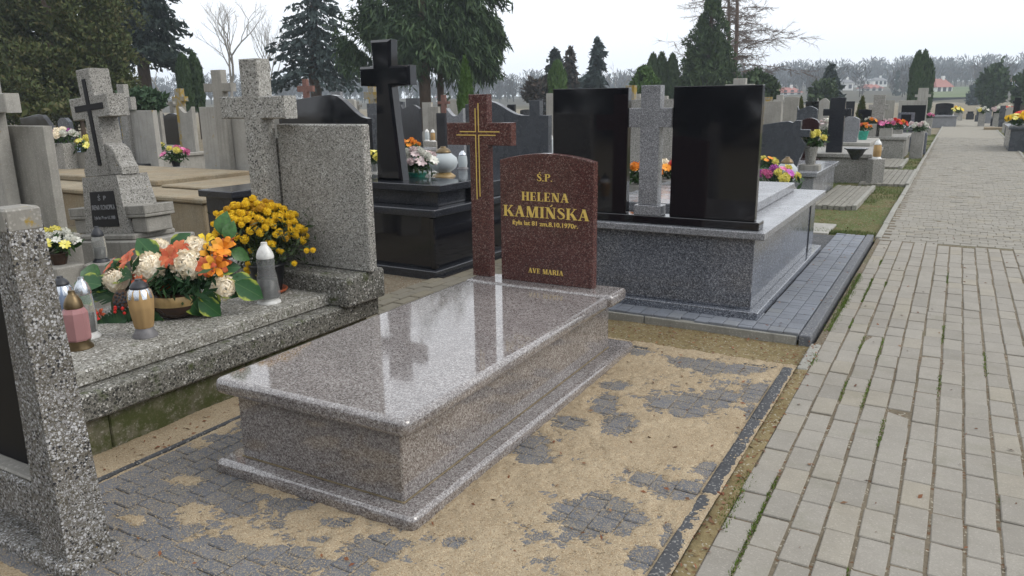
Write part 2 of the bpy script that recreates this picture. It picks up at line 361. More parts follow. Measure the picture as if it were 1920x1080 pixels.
# ---------------------------------------------------------------- setting: ground
def smooth(t): return t*t*(3-2*t)
_VG = {}
def vnoise(X, Y, sc_, seed):
    if seed not in _VG: _VG[seed] = np.random.RandomState(seed).rand(256, 256)
    g = _VG[seed]; x = X*sc_+1000; y = Y*sc_+1000
    xi = np.floor(x).astype(int); yi = np.floor(y).astype(int); fx = smooth(x-xi); fy = smooth(y-yi)
    a = g[xi % 256, yi % 256]; b = g[(xi+1) % 256, yi % 256]; c = g[xi % 256, (yi+1) % 256]; d = g[(xi+1) % 256, (yi+1) % 256]
    return (a*(1-fx)+b*fx)*(1-fy)+(c*(1-fx)+d*fx)*fy
def fbm(X, Y, sc_, seed, o=4):
    r = 0; w = 1; t = 0
    for k in range(o): r = r+w*vnoise(X, Y, sc_*2**k, seed+k); t += w; w *= .55
    return r/t
def grid(name, xs, ys, Z, mat, kind=None, parent=None, smooth_=True):
    nx, ny = len(xs), len(ys); X, Y = np.meshgrid(xs, ys, indexing='ij')
    V = np.stack([X, Y, Z], -1).reshape(-1, 3).astype(np.float32)
    i, j = np.meshgrid(np.arange(nx-1), np.arange(ny-1), indexing='ij'); k = (i*ny+j).ravel()
    F = np.stack([k, k+ny, k+ny+1, k+1], -1)
    me = bpy.data.meshes.new(name); me.vertices.add(len(V)); me.loops.add(F.size); me.polygons.add(len(F))
    me.vertices.foreach_set('co', V.ravel()); me.loops.foreach_set('vertex_index', F.ravel().astype(np.int32))
    me.polygons.foreach_set('loop_start', np.arange(0, F.size, 4, dtype=np.int32)); me.polygons.foreach_set('loop_total', np.full(len(F), 4, dtype=np.int32))
    me.update(calc_edges=True); me.polygons.foreach_set('use_smooth', [smooth_]*len(F))
    o = link(name, me, mat, parent)
    if kind: o['kind'] = kind
    return o
g = MB(); g.add([(-900, -60, -.07), (900, -60, -.07), (900, 1500, -.07), (-900, 1500, -.07)], [(0, 1, 2, 3)])
tag(g.build('ground', M['ground']), kind='structure')
xs = np.linspace(-3.2, -.56, 90); ys = np.linspace(.2, 4.76, 150); X, Y = np.meshgrid(xs, ys, indexing='ij')
grid('soil', xs, ys, -.045+.02*fbm(X, Y, 2.5, 5)+.008*fbm(X, Y, 14, 9)+np.where((X > -.64) & (Y < 4.22), .03, 0), M['soil_strip'], 'structure')
xs = np.linspace(-2.6, -.6, 60); ys = np.linspace(8.6, 34, 260); X, Y = np.meshgrid(xs, ys, indexing='ij')
verge = grid('verge', xs, ys, -.05+.03*fbm(X, Y, 2.2, 3)+.01*fbm(X, Y, 11, 4), M['lawn'], 'structure')
xs = np.linspace(1.42, 5, 40); ys = np.linspace(8, 50, 160); X, Y = np.meshgrid(xs, ys, indexing='ij')
grid('verge', xs, ys, -.05+.04*fbm(X, Y, 2.2, 13)+.01*fbm(X, Y, 11, 4), M['lawn'], 'structure')

# ---------------------------------------------------------------- path
pw = MB(); pw.add([(-.6, -1, -.0045), (1.47, -1, -.0045), (1.47, 56, -.0045), (-.6, 56, -.0045)], [(0, 1, 2, 3)])
path = tag(pw.build('path', M['joint']), kind='structure')
def inview(x, y, z=0, m=30):
    p = Vector((x, y, z))-C0; d = p.dot(CF)
    if d < .3: return None
    px = 960+FPX*p.dot(CR)/d; py = 540-FPX*p.dot(CU)/d
    return (d, px, py) if -m < px < 1920+m and -m < py < 1080+m else None
pm = MB().box(-.0475, .0475, -.1022, .1022, -.06, 0, .0035).mesh('paver'); pm.materials.append(M['paver'])
spots = []; outside = []
r1 = random.Random(3)
for c in range(20):
    off = r1.uniform(0, .21) if c % 2 else r1.uniform(0, .21)
    for k in range(46):
        x = -.512+c*.1055; y = -.6+off+k*.2085
        if y > 8.52: continue
        q = inview(x, y)
        if q: spots.append((q[0], x, y))
        elif y > -.2: outside.append((9, x, y))
spots.sort()
for d, x, y in spots[:300]:
    link('paver', pm, None, path, (x+r1.gauss(0, .0015), y+r1.gauss(0, .002), r1.gauss(0, .0018)), (r1.gauss(0, .008), r1.gauss(0, .01), r1.gauss(0, .008)), (r1.uniform(.985, 1.01), r1.uniform(.985, 1.005), 1))
fp = MB()
def flatpaver(mb, x, y, w, l, z, b=.0035):
    dz = r1.gauss(0, .0018); t1, t2 = r1.gauss(0, .004), r1.gauss(0, .004)
    def zz(u, v): return z+dz+t1*u+t2*v
    a, c = w/2, l/2
    vs = [(x+u*(a-b), y+v*(c-b), zz(u*a, v*c)) for u, v in ((-1, -1), (1, -1), (1, 1), (-1, 1))]+[(x+u*a, y+v*c, zz(u*a, v*c)-b) for u, v in ((-1, -1), (1, -1), (1, 1), (-1, 1))]+[(x+u*a, y+v*c, z-.03) for u, v in ((-1, -1), (1, -1), (1, 1), (-1, 1))]
    mb.add(vs, [(0, 1, 2, 3)]+[(4+i, 4+(i+1) % 4, (i+1) % 4, i) for i in range(4)]+[(8+i, 8+(i+1) % 4, 4+(i+1) % 4, 4+i) for i in range(4)])
for d, x, y in spots[300:]+outside: flatpaver(fp, x, y, .095, .2044, 0)
tag(fp.build('paver', M['paver'], path), kind='stuff')
fp = MB(); y = 8.60; k = 0
while y < 31:
    off = (k % 2)*.08+r1.uniform(-.02, .02)
    for c in range(14):
        x = -.57+.08+c*.148-off
        if -.55 < x < 1.42: flatpaver(fp, x, y+.05, .143, .098, 0)
    y += .103; k += 1
tag(fp.build('paver', M['paver_far'], path), kind='stuff')
far = MB(); far.add([(-.585, 31, -.002), (1.44, 31, -.002), (1.44, 55, -.002), (-.585, 55, -.002)], [(0, 1, 2, 3)])
far.build('far_paving', M['paver_far'], path)
# kerbs beside the path
km = MB().box(-.03, .03, -.49, .49, -.2, .012, .008).mesh('kerb_stone'); km.materials.append(M['kerb'])
kerb = empty('path_kerb', (-.592, 8.7, 0), 0, 'pale thin concrete kerb running along the left edge of the path', 'kerb')
for k in range(40): link('kerb_stone', km, None, kerb, (r1.gauss(0, .003), .5+k*.995, r1.gauss(0, .004)))
kerb2 = empty('path_kerb', (-.592, 4.2, 0), 0, 'short pale kerb piece between the dark kerb corner and the sandy bed', 'kerb')
MB().box(-.03, .03, -.03, .46, -.2, .004, .008).build('kerb_stone', M['kerb'], kerb2)
kerb3 = empty('path_kerb', (1.47, 8.7, 0), 0, 'pale concrete kerb running along the right edge of the path', 'kerb')
for k in range(40): link('kerb_stone', km, None, kerb3, (r1.gauss(0, .003), .5+k*.995, r1.gauss(0, .004)))

# moss and grass in the joints, leaf litter
def blades(name, pts, h, w, mat, parent=None, seed=1, kind='stuff'):
    rg = np.random.RandomState(seed); P = np.asarray(pts, float); n = len(P); a = rg.rand(n)*2*PI
    d = np.stack([np.cos(a), np.sin(a), np.zeros(n)], -1); hh = h*(.4+rg.rand(n)); l = rg.randn(n, 3)*.35; l[:, 2] = 1
    t = P+l*hh[:, None]; V = np.stack([P-d*w, P+d*w, t], 1)
    o = quads(name, V, mat, parent); o['kind'] = kind; return o
rg = np.random.RandomState(5); n = 16000
c = rg.choice([0, 0, 0, 0, 1, 1, 2, 3, 4, 6, 8], n); x = -.565+c*.1055+rg.randn(n)*np.where(c == 0, .014, .0045); y = 1.5+rg.rand(n)*6
ok = vnoise(x*3.0, y, 2.3, 4) > np.where(c == 0, .42, .6); pts = np.stack([x, y, np.full(n, -.004)], -1)[ok]
blades('joint_moss', pts, .011, .0028, M['moss'], path, 2)
n = 60000; x = rg.uniform(-2.2, -.64, n); y = 8.9+25*rg.rand(n)**1.8
ok = (fbm(x, y, .8, 21, 3) > .5-.05*(y > 10)) & ~((x < -1.1) & (y > 10.9) & (y < 14)); pts = np.stack([x, y, np.full(n, -.035)], -1)[ok]
n = 15000; pts = np.concatenate([pts, np.stack([rg.uniform(1.5, 4, n), 9+35*rg.rand(n), np.full(n, -.035)], -1)])
blades('grass', pts, .035, .004, M['grass'], None, 3)
bpy.data.objects['grass']['label'] = 'thin patchy grass between the graves and the path'; bpy.data.objects['grass']['category'] = 'grass'
def litter(pts, size, seed):
    rg = np.random.RandomState(seed); out = []
    for p in pts:
        a = rg.rand()*6.28; s = size*(.5+rg.rand()); w = s*rg.uniform(.2, .5); d = np.array([math.cos(a), math.sin(a), rg.randn()*.15]); e = np.array([-math.sin(a), math.cos(a), rg.randn()*.25]); p = np.array(p)
        out.append([p-d*s, p+e*w+[0, 0, .004], p+d*s, p-e*w])
    return out
L = []
for _ in range(170): L.append((rg.uniform(-.64, -.55), rg.uniform(1.5, 4.7), .004))
for _ in range(150): L.append((rg.uniform(-2.3, -.66), rg.uniform(1.3, 4.1), .009))
for _ in range(160): L.append((rg.uniform(-1.9, -.66), rg.uniform(4.2, 4.68), -.022))
for _ in range(130): L.append((rg.uniform(-.55, 1.4), rg.uniform(1.7, 9), .004))
for _ in range(60): L.append((rg.uniform(-.95, -.6), rg.uniform(4.75, 8.6), .05))
for _ in range(500): L.append((rg.uniform(-1.6, -.62), rg.uniform(8.7, 12), -.022))
for _ in range(90): L.append((rg.uniform(-3.0, -2.84), rg.uniform(1.5, 3), -.0))
lt = quads('leaf_litter', litter(L, .011, 3), M['litter']); tag(lt, 'small brown fallen leaves and twigs scattered over sand and paving', 'leaves', kind='stuff')

# ---------------------------------------------------------------- sandy paved bed round the main tomb
bed = empty('sanded_bed', (0, 0, 0)); 
bb = MB(); bb.add([(-2.80, .3, -.02), (-.66, .3, -.02), (-.66, 4.13, -.02), (-2.80, 4.13, -.02)], [(0, 1, 2, 3)])
bpy.data.objects.remove(bed); bed = tag(bb.build('paved_bed', M['kerb_dk']), kind='structure')
BARE = [(1120, 965, 85, 42), (1135, 757, 30, 22), (1160, 790, 32, 20), (1150, 724, 24, 8), (1272, 752, 60, 17), (1345, 747, 34, 17), (1067, 792, 30, 10), (1420, 735, 34, 18), (1300, 680, 40, 9), (1340, 690, 40, 8), (1400, 692, 50, 9),
        (992, 842, 32, 24), (1005, 860, 26, 12), (1277, 918, 50, 18), (1212, 900, 34, 13), (1205, 1045, 34, 24), (1325, 880, 20, 14), (1222, 1065, 16, 30), (540, 945, 42, 12), (630, 980, 34, 9), (690, 1025, 58, 26), (655, 1062, 44, 24),
        (530, 1045, 70, 25), (1255, 1010, 16, 30), (470, 930, 40, 8), (850, 1015, 18, 10), (1290, 770, 40, 12), (1190, 655, 30, 6), (1080, 985, 30, 18), (440, 1075, 120, 40), (600, 1010, 24, 8), (1410, 780, 12, 20)]
COVER = [(375, 965, 55, 26), (262, 977, 40, 13), (480, 1005, 55, 16), (340, 900, 40, 12), (560, 1075, 30, 14), (430, 985, 50, 22), (360, 830, 50, 16), (585, 985, 30, 10), (420, 800, 40, 16)]
SG = .0085; xs = np.arange(-3.07, -.615, SG); ys = np.arange(.9, 4.2, SG); X, Y = np.meshgrid(xs, ys, indexing='ij')
def sandz(X, Y):
    n1 = fbm(X, Y, 5.5, 31, 5)-.5; n2 = fbm(X, Y, 30, 41, 3)-.5
    b = np.zeros_like(X)
    def blob(px, py, rx, ry):
        c = G(px, py); ex = (G(px+rx, py)-G(px-rx, py))*.5; ey = (G(px, py+ry)-G(px, py-ry))*.5
        D = ex.x*ey.y-ex.y*ey.x; dx = X-c.x; dy = Y-c.y
        u = (dx*ey.y-dy*ey.x)/D; v = (-dx*ex.y+dy*ex.x)/D
        return np.exp(-(u*u+v*v)**1.3)
    for q in BARE: b = np.maximum(b, blob(*q))
    cv = np.zeros_like(X)
    for q in COVER: cv = np.maximum(cv, blob(*q))
    left = 1/(1+np.exp((X+2.47+.12*(Y-1.8)+.3*(n1))/.05))*(X > -2.79)*np.clip((3.1-Y)/.6, 0, 1)
    frnt = 1/(1+np.exp((Y-1.62+.5*(X+1.9))/.06))*(X < -1.5)
    b = np.maximum(b, np.maximum(left, frnt*.8)*(1-cv))
    z = .0058+.016*n1+.015*n2-.0195*b
    return np.maximum(z, -.0062+.004*n2)
SZ = sandz(X, Y)
SZ = np.where(X > -.70, SZ*.8+.006*np.sin((X+.70)*30)-.004, SZ)
SZ += np.random.RandomState(3).randn(*SZ.shape)*.0011+(np.random.RandomState(4).rand(*SZ.shape)-.5)*.0075*np.exp(-(SZ/.004)**2)
SZ = np.where((X < -2.79), -.012+.02*fbm(X, Y, 4, 77)+.003*np.random.RandomState(8).randn(*SZ.shape)*.4, SZ)
so_ = grid('sand', xs, ys, SZ, M['sand'], 'stuff')
rgg = np.random.RandomState(12); gi_ = rgg.randint(2, len(xs)-2, 900000); gj_ = rgg.randint(2, len(ys)-2, 900000); zz_ = SZ[gi_, gj_]
okg = (zz_ < .001) & (rgg.rand(len(zz_)) < .2*np.exp((zz_-.0)/.003)+.012) & (xs[gi_] > -2.78); gi_, gj_ = gi_[okg], gj_[okg]; ng = len(gi_)
P0 = np.stack([xs[gi_]+rgg.rand(ng)*SG, ys[gj_]+rgg.rand(ng)*SG, np.full(ng, .0022)], -1); an = rgg.rand(ng)*6.28; sz_ = (.0016+.0022*rgg.rand(ng))[:, None]
e1 = np.stack([np.cos(an), np.sin(an), np.zeros(ng)], -1)*sz_; e2 = np.stack([-np.sin(an), np.cos(an), np.zeros(ng)], -1)*sz_*.8; e3 = np.array([0, 0, .0012])
GV = np.concatenate([np.stack([P0-e1, P0-e2, P0+e1+e3, P0+e2+e3], 1)]); go_ = quads('sand_grains', GV, M['sand']); go_['kind'] = 'stuff'; go_.parent = so_
print('grains', ng); tag(so_, 'loose yellow sand swept over the dark pavers round the main tomb', 'sand')
# the small anthracite setts under it
sm = {}
def sett(w, l, mat, key):
    if key not in sm:
        me = MB().box(-w/2+.0015, w/2-.0015, -l/2+.0015, l/2-.0015, -.05, 0, .004).mesh('sett'); me.materials.append(mat); sm[key] = me
    return sm[key]
def sett_layout(x0, x1, y0, y1, pitch, seed, ls=(.06, .09, .12)):
    r = random.Random(seed); out = []; x = x0
    while x+pitch <= x1+.001:
        y = y0-r.uniform(0, .05)
        while y < y1:
            l = r.choice(ls)
            a, c = max(y, y0), min(y+l, y1)
            if c-a > .03: out.append((x+pitch/2, (a+c)/2, pitch, round(c-a, 2)))
            y += l
        x += pitch
    return out
cand = []
for (x, y, w, l) in sett_layout(-2.79, -.695, 1.05, 4.1, .091, 5):
    if -2.45 < x < -1.5 and 1.9 < y < 4.0: continue
    q = inview(x, y, 0, 60)
    if not q: continue
    i = min(max(int((x-xs[0])/SG), 3), len(xs)-4); j = min(max(int((y-ys[0])/SG), 3), len(ys)-4)
    e = (SZ[i-3:i+4, j-3:j+4] < .0005).mean()
    cand.append((-e if e > .1 else 0., q[0], x, y, w, l, e))
cand.sort()
for k, (_, d, x, y, w, l, e) in enumerate(cand[:300]):
    if e < .04: continue
    link('sett', sett(w, l, M['paver_bed'], ('b', w, l)), None, bed, (x, y, r1.gauss(0, .0012)), (r1.gauss(0, .008), r1.gauss(0, .008), r1.gauss(0, .01)))
rest = MB()
for (_, d, x, y, w, l, e) in cand[300:]: flatpaver(rest, x, y, w-.004, l-.004, 0)
if rest.v: tag(rest.build('sett', M['paver_bed'], bed), kind='stuff')
ek = empty('bed_kerb', (-.658, 1.0, 0), 0, 'dark kerb between the sandy bed and the soil beside the path', 'kerb')
for k in range(4): MB().rbox(-.031, .031, .003, .785, -.12, .009+r1.gauss(0, .001), .015, 0, .016).build('kerb_stone', M['kerb_dk'], ek, loc=(0, k*.788, 0))
ek = empty('bed_kerb', (-.7, 4.135, 0), 0, 'dark kerb along the far edge of the sandy bed behind the headstone', 'kerb')
for k in range(2): MB().box(-1.0, -.003, -.024, .024, -.12, .0, .006).build('kerb_stone', M['kerb_dk'], ek, loc=(-k*1.003, 0, 0))
ek = empty('bed_kerb', (-2.815, .9, 0), 0, 'thin dark edging between the setts and the sand beside the terrazzo tomb', 'kerb')
for k in range(4): MB().box(-.012, .012, .002, .79, -.12, .008, .004).build('kerb_stone', M['kerb_dk'], ek, loc=(0, k*.79, 0))
# ---------------------------------------------------------------- lettering
def _stroke(pts, wd):
    out = []
    P_ = [Vector((a, b)) for a, b in pts]; Ls = []
    for i, p in enumerate(P_):
        d = (P_[min(i+1, len(P_)-1)]-P_[max(i-1, 0)]).normalized(); nn = Vector((-d.y, d.x)); w = wd[i]/2; Ls.append((p+nn*w, p-nn*w))
    for a, b in zip(Ls, Ls[1:]): out.append([a[0], a[1], b[1], b[0]])
    return [[(q.x, q.y) for q in f] for f in out]
def _bar(x0, x1, y0, y1): return [[(x0, y0), (x1, y0), (x1, y1), (x0, y1)]]
def _serif(x, w, y, o=.07): return _bar(x-o, x+w+o, y, y+.05)
def _stem(x, w=.19, y0=0, y1=1, o=.07): return _bar(x, x+w, y0+.05, y1-.05)+_serif(x, w, y0, o)+_serif(x, w, y1-.05, o)
def _dg(x0, y0, x1, y1, w): return [[(x0-w/2, y0), (x0+w/2, y0), (x1+w/2, y1), (x1-w/2, y1)]]
_bowl = _stroke([(.25, .965), (.42, .965), (.57, .88), (.61, .74), (.56, .59), (.42, .51), (.25, .51)], [.06, .08, .15, .19, .15, .08, .06])
_S = _stroke([(.53, .72), (.5, .9), (.33, .97), (.16, .9), (.14, .75), (.26, .6), (.42, .48), (.53, .32), (.5, .13), (.32, .03), (.14, .09), (.08, .28)], [.05, .05, .07, .12, .16, .19, .19, .16, .12, .07, .05, .05])
_acc = [[(.27, 1.06), (.37, 1.06), (.5, 1.24), (.38, 1.24)]]
GL = {'I': (.42, _stem(.12)), 'H': (.84, _stem(.1)+_stem(.55)+_bar(.29, .55, .47, .54)),
      'E': (.7, _stem(.1)+_bar(.29, .6, .0, .05)+_bar(.29, .58, .95, 1)+_bar(.29, .48, .47, .53)+_bar(.56, .6, .05, .26)+_bar(.54, .58, .76, .95)+_bar(.46, .5, .4, .6)),
      'L': (.66, _stem(.1)+_bar(.29, .6, 0, .05)+_bar(.55, .6, .05, .28)), 'N': (.86, _bar(.14, .2, .05, .95)+_serif(.14, .06, 0, .09)+_bar(.03, .2, .95, 1)+_dg(.66, 0, .2, 1, .22)+_bar(.66, .72, .05, .95)+_serif(.66, .06, .95, .09)),
      'A': (.84, _dg(.15, .04, .4, 1, .07)+_dg(.65, .04, .42, 1, .21)+_bar(.24, .56, .3, .36)+_serif(.12, .06, 0, .1)+_serif(.56, .18, 0, .06)),
      'V': (.82, _dg(.4, 0, .17, .96, .21)+_dg(.43, 0, .66, .96, .07)+_serif(.08, .18, .95, .06)+_serif(.63, .06, .95, .09)),
      'K': (.86, _stem(.1)+_dg(.34, .42, .66, .96, .08)+_dg(.7, .04, .42, .56, .22)+_serif(.6, .16, 0, .07)+_serif(.62, .07, .95, .09)),
      'M': (1.04, _bar(.14, .2, .05, .95)+_serif(.14, .06, 0, .08)+_dg(.5, .0, .24, 1, .21)+_dg(.52, 0, .76, 1, .08)+_stem(.76, .19, 0, 1, .06)),
      'S': (.64, _S), 'P': (.72, _stem(.1)+_bowl), 'R': (.8, _stem(.1)+_bowl+_dg(.68, .04, .46, .5, .2)+_serif(.62, .14, 0, .05)), '.': (.3, _bar(.06, .2, 0, .14)), ' ': (.36, [])}
GL['Ś'] = (.64, _S+_acc); GL['Ń'] = (.86, GL['N'][1]+[[(x+.1, y) for x, y in _acc[0]]])
def serif_text(name, txt, xc, zb, cap, width, yf, mat, parent, dep=.002):
    tot = sum(GL[c][0] for c in txt); kx = width/tot; x = xc-width/2; mb = MB(); k = 0
    for c in txt:
        w, ps = GL[c]
        for p in ps: mb.prism([(x+a*kx, zb+b*cap) for a, b in p], yf-dep-.00013*(k % 9), yf+.002, .0002); k += 1
        x += w*kx
    return mb.build(name, mat, parent)
def font_text(name, txt, xc, zb, size, width, yf, mat, parent, bold=.012):
    cu = bpy.data.curves.new('t', 'FONT'); cu.body = txt; cu.size = 1; cu.extrude = .02; cu.offset = bold
    o = bpy.data.objects.new('t', cu); COL.objects.link(o); bpy.context.view_layer.update()
    me = bpy.data.meshes.new_from_object(o.evaluated_get(bpy.context.evaluated_depsgraph_get())); bpy.data.objects.remove(o)
    n = len(me.vertices); co = np.zeros(n*3, np.float32); me.vertices.foreach_get('co', co); co = co.reshape(-1, 3)
    x0, x1 = co[:, 0].min(), co[:, 0].max(); kx = width/(x1-x0)
    V = np.stack([(co[:, 0]-(x0+x1)/2)*kx+xc, yf-.001-co[:, 2]*.05, co[:, 1]*size+zb], -1); me.vertices.foreach_set('co', V.ravel().astype(np.float32)); me.materials.clear(); me.update()
    return link(name, me, mat, parent)

# ---------------------------------------------------------------- the main tomb
T = empty('granite_tomb', (-1.472, 1.833, 0), .022, 'polished pinkish-grey granite tomb with red headstone and cross, standing on the sandy bed', 'tomb')
MB().rbox(-1.0, 0, 0, 2.225, 0, .055, .026, .006, .03).build('plinth', M['pink'], T)
MB().box(-.905, -.095, .075, 2.04, .0552, .335, .006).build('body', M['pink'], T)
MB().box(-.910, -.090, .070, 2.045, .0551, .06, .002).build('joint_filler', M['filler'], T)
MB().rbox(-.975, -.03, .02, 1.879, .3352, .402, .026, .024, .032).build('cover_slab', M['pink'], T)
MB().rbox(-.975, -.018, 1.888, 2.125, .3352, .404, .022, .02, .026).build('rear_slab', M['pink'], T)
ap = [(-.775, .404), (-.179, .404), (-.179, 1.118)]+[(-.179-.596*t, 1.118+.042*math.sin(PI*t)**.9) for t in [k/14 for k in range(1, 14)]]+[(-.775, 1.118)]
hs = MB().prism(ap, 2.0, 2.055, .003).build('headstone', M['red'], T)
serif_text('lettering', 'Ś.P.', -.482, 1.003, .042, .104, 2.0, M['gold'], hs)
serif_text('lettering', 'HELENA', -.482, .889, .05, .305, 2.0, M['gold'], hs)
serif_text('lettering', 'KAMIŃSKA', -.480, .792, .064, .555, 2.0, M['gold'], hs)
font_text('lettering', 'żyła lat 81 zm.8.10.1970r.', -.484, .745, .036, .42, 2.0, M['gold'], hs, .02)
serif_text('lettering', 'AVE MARIA', -.478, .462, .029, .23, 2.0, M['gold'], hs)
def cross_prof(xc, z0, z1, w, span, za, zb, wt=None):
    a, s = w/2, span/2; t = (wt or w)/2
    return [(xc-a, z0), (xc+a, z0), (xc+t, za), (xc+s, za), (xc+s, zb), (xc+t, zb), (xc+t, z1), (xc-t, z1), (xc-t, zb), (xc-s, zb), (xc-s, za), (xc-t, za)]
cr = MB().prism(cross_prof(-.924, .404, 1.491, .126, .445, 1.198, 1.329), 2.012, 2.072, .003).build('cross', M['red'], T)
gi = MB(); w_ = .0028; xl, xr, zu, zl = -.942, -.921, 1.277, 1.257
for (x0, x1, z0, z1) in ((xl-w_, xl+w_, zu-w_, 1.412), (xr-w_, xr+w_, zu-w_, 1.44), (xl-w_, xl+w_, .877, zl+w_), (xr-w_, xr+w_, .895, zl+w_), (-1.052, xl-w_, zu-w_, zu+w_), (xr+w_, -.78, zu-w_, zu+w_), (-1.076, xl-w_, zl-w_, zl+w_), (xr+w_, -.806, zl-w_, zl+w_)):
    gi.box(x0, x1, 2.0095, 2.014, z0, z1, .0004)
gi.build('gold_lines', M['gold'], cr)

# ---------------------------------------------------------------- terrazzo tomb with the flowers, left of it
LT = empty('terrazzo_tomb', (-3.0, 1.55, 0), 0, 'old mossy terrazzo tomb with tall cross and blank panel, carrying the flower bowl', 'tomb')
for a, b in ((0.02, .2), (.203, .95), (.953, 1.9)): MB().box(-1.1, -.055, a, b, -.08, .168, .006).build('foundation_block', M['conc_moss'], LT)
MB().box(-1.13, 0, .04, 1.96, .169, .292, .012).build('ledge', M['terr_dk'], LT)
# scrolled cheek where the ledge ends towards the camera
MB().prism([(-.15, .17), (-.02, .17), (-.012, .2), (-.03, .25), (-.07, .285), (-.15, .29)], -.06, .041, .006).build('ledge_scroll', M['terr_dk'], LT)
MB().box(-1.03, -.095, .02, 1.63, .2935, .362, .008).build('cover_slab', M['terr_slab'], LT)
MB().rbox(-1.08, .055, 1.62, 1.97, .2925, .47, .018, .012, .03).build('headstone_base', M['terr_dk'], LT)
MB().box(-.6, .085, 1.80, 1.865, .471, 1.333, .008).build('headstone', M['terr'], LT)
MB().box(-.665, -.58, 1.83, 1.86, .471, 1.25, .004).build('side_slab', M['terr'], LT)
MB().prism(cross_prof(-.69, .471, 1.715, .15, .55, 1.367, 1.499), 1.70, 1.81, .007).build('cross', M['terr_li'], LT)

# ---------------------------------------------------------------- coarse terrazzo headstone at the left edge, close to the camera
PT = empty('terrazzo_headstone', (-2.3, 1.12, 0), .0, 'coarse pebbly terrazzo headstone post with dark plate at the left edge, nearest the camera', 'headstone')
PT.rotation_euler = (.0, -.012, .0)
pv = []
for z, xa, xb, ya, yb in ((.0, -.15, .0, -.0, .145), (.05, -.147, -.002, .0, .143), (1.085, -.125, -.028, .012, .115), (1.14, -.125, -.03, .013, .114), (1.155, -.117, -.036, .021, .106)):
    pv += [(xa, ya, z), (xb, ya, z), (xb, yb, z), (xa, yb, z)]
pf = [(3, 2, 1, 0), (16, 17, 18, 19)]
for q in range(4):
    for k in range(4): pf.append((q*4+k, q*4+(k+1) % 4, q*4+4+(k+1) % 4, q*4+4+k))
MB().add(pv, pf).build('post', M['terr_post'], PT)
MB().box(-.127, -.027, .01, .117, 1.095, 1.168, .008).build('cap', M['conc_post'], PT)
MB().box(-.62, -.14, .02, .13, .1, .255, .012).build('bottom_rail', M['terr_post'], PT)
MB().box(-.62, -.138, .03, .12, .2552, .27, .006).build('rail_cap', M['conc'], PT)
MB().box(-.62, -.12, .08, .1, .271, .88, .003).build('plate', M['blackplate'], PT)
MB().rbox(-.7, .035, -.03, .17, -.06, .04, .02, 0, .03).build('foot', M['terr_post'], PT)

# ---------------------------------------------------------------- leaning cross on a pedestal, further left
IQ = empty('pedestal_cross', (-5.95, 3.72, .28), .0, 'leaning grey stone cross with black inlay on a pedestal with plaque and side trays', 'grave')
IQ.rotation_euler = (0, -.085, 0)
X0 = -.22
MB().box(X0-.62, X0+.55, -.02, .5, -.3, .08, .012).build('base', M['conc'], IQ)
MB().box(X0-.46, X0+.40, .02, .42, .081, .13, .012).build('base_step', M['conc'], IQ)
pv = [(X0-.33, .06, .131), (X0+.29, .06, .131), (X0+.29, .4, .131), (X0-.33, .4, .131), (X0-.28, .09, .62), (X0+.22, .09, .62), (X0+.22, .37, .62), (X0-.28, .37, .62)]
ped = MB().add(pv, [(3, 2, 1, 0), (4, 5, 6, 7), (0, 1, 5, 4), (1, 2, 6, 5), (2, 3, 7, 6), (3, 0, 4, 7)]).build('pedestal', M['terr_far'], IQ)
pq = MB().prism([(X0-.21, .2), (X0+.17, .2), (X0+.15, .5), (X0-.19, .5)], .058, .075, .002).build('plaque', M['blackplate'], IQ)
pq.rotation_euler = (-.061, 0, 0); pq.location = (0, -.012, -.002)
for tx, xo_ in (('Ś', -.05), ('P', .03)): font_text('lettering', tx, X0-.01+xo_, .425, .055, .032, .058, M['silver'], pq, .0)
for tx, zb, sz, wd_ in (('IRENA KONOPKA', .345, .06, .33), ('żyła lat 79 zm 4.1.1980', .265, .04, .3)): font_text('lettering', tx, X0-.015, zb, sz, wd_, .058, M['silver'], pq, .0)
for sg in (-1, 1):
    xx = X0-.03+sg*.42; tr = MB().box(xx-.13, xx+.13, .08, .36, .26, .285, .006)
    for b in ((xx-.13, xx-.095, .08, .36), (xx+.095, xx+.13, .08, .36), (xx-.094, xx+.094, .08, .115), (xx-.094, xx+.094, .325, .36)): tr.box(*b, .2852, .36, .006)
    tr.build('tray', M['conc'], IQ)
    MB().box(xx-.1, xx+.1, .1, .34, .131, .259, .01).build('tray_support', M['conc'], IQ)
ic = MB().prism(cross_prof(X0-.03, .621, 1.5, .2, .54, 1.1, 1.28, .19), .12, .3, .006).build('cross', M['terr_far'], IQ)
MB().prism(cross_prof(X0-.03, .71, 1.42, .05, .40, 1.165, 1.215), .114, .1205, .001).build('inlay', M['blackplate'], ic)
for sg in (-1, 1):
    pr = [(X0-.03+sg*.1, .622), (X0-.03+sg*.27, .622), (X0-.03+sg*.27, .68)]+[(X0-.03+sg*(.1+.15*math.cos(t)*.95), .68+.2*math.sin(t)) for t in (.3, .6, .9, 1.2)]+[(X0-.03+sg*.1, .89)]
    MB().prism(pr, .13, .29, .006).build('buttress', M['terr_far'], IQ)

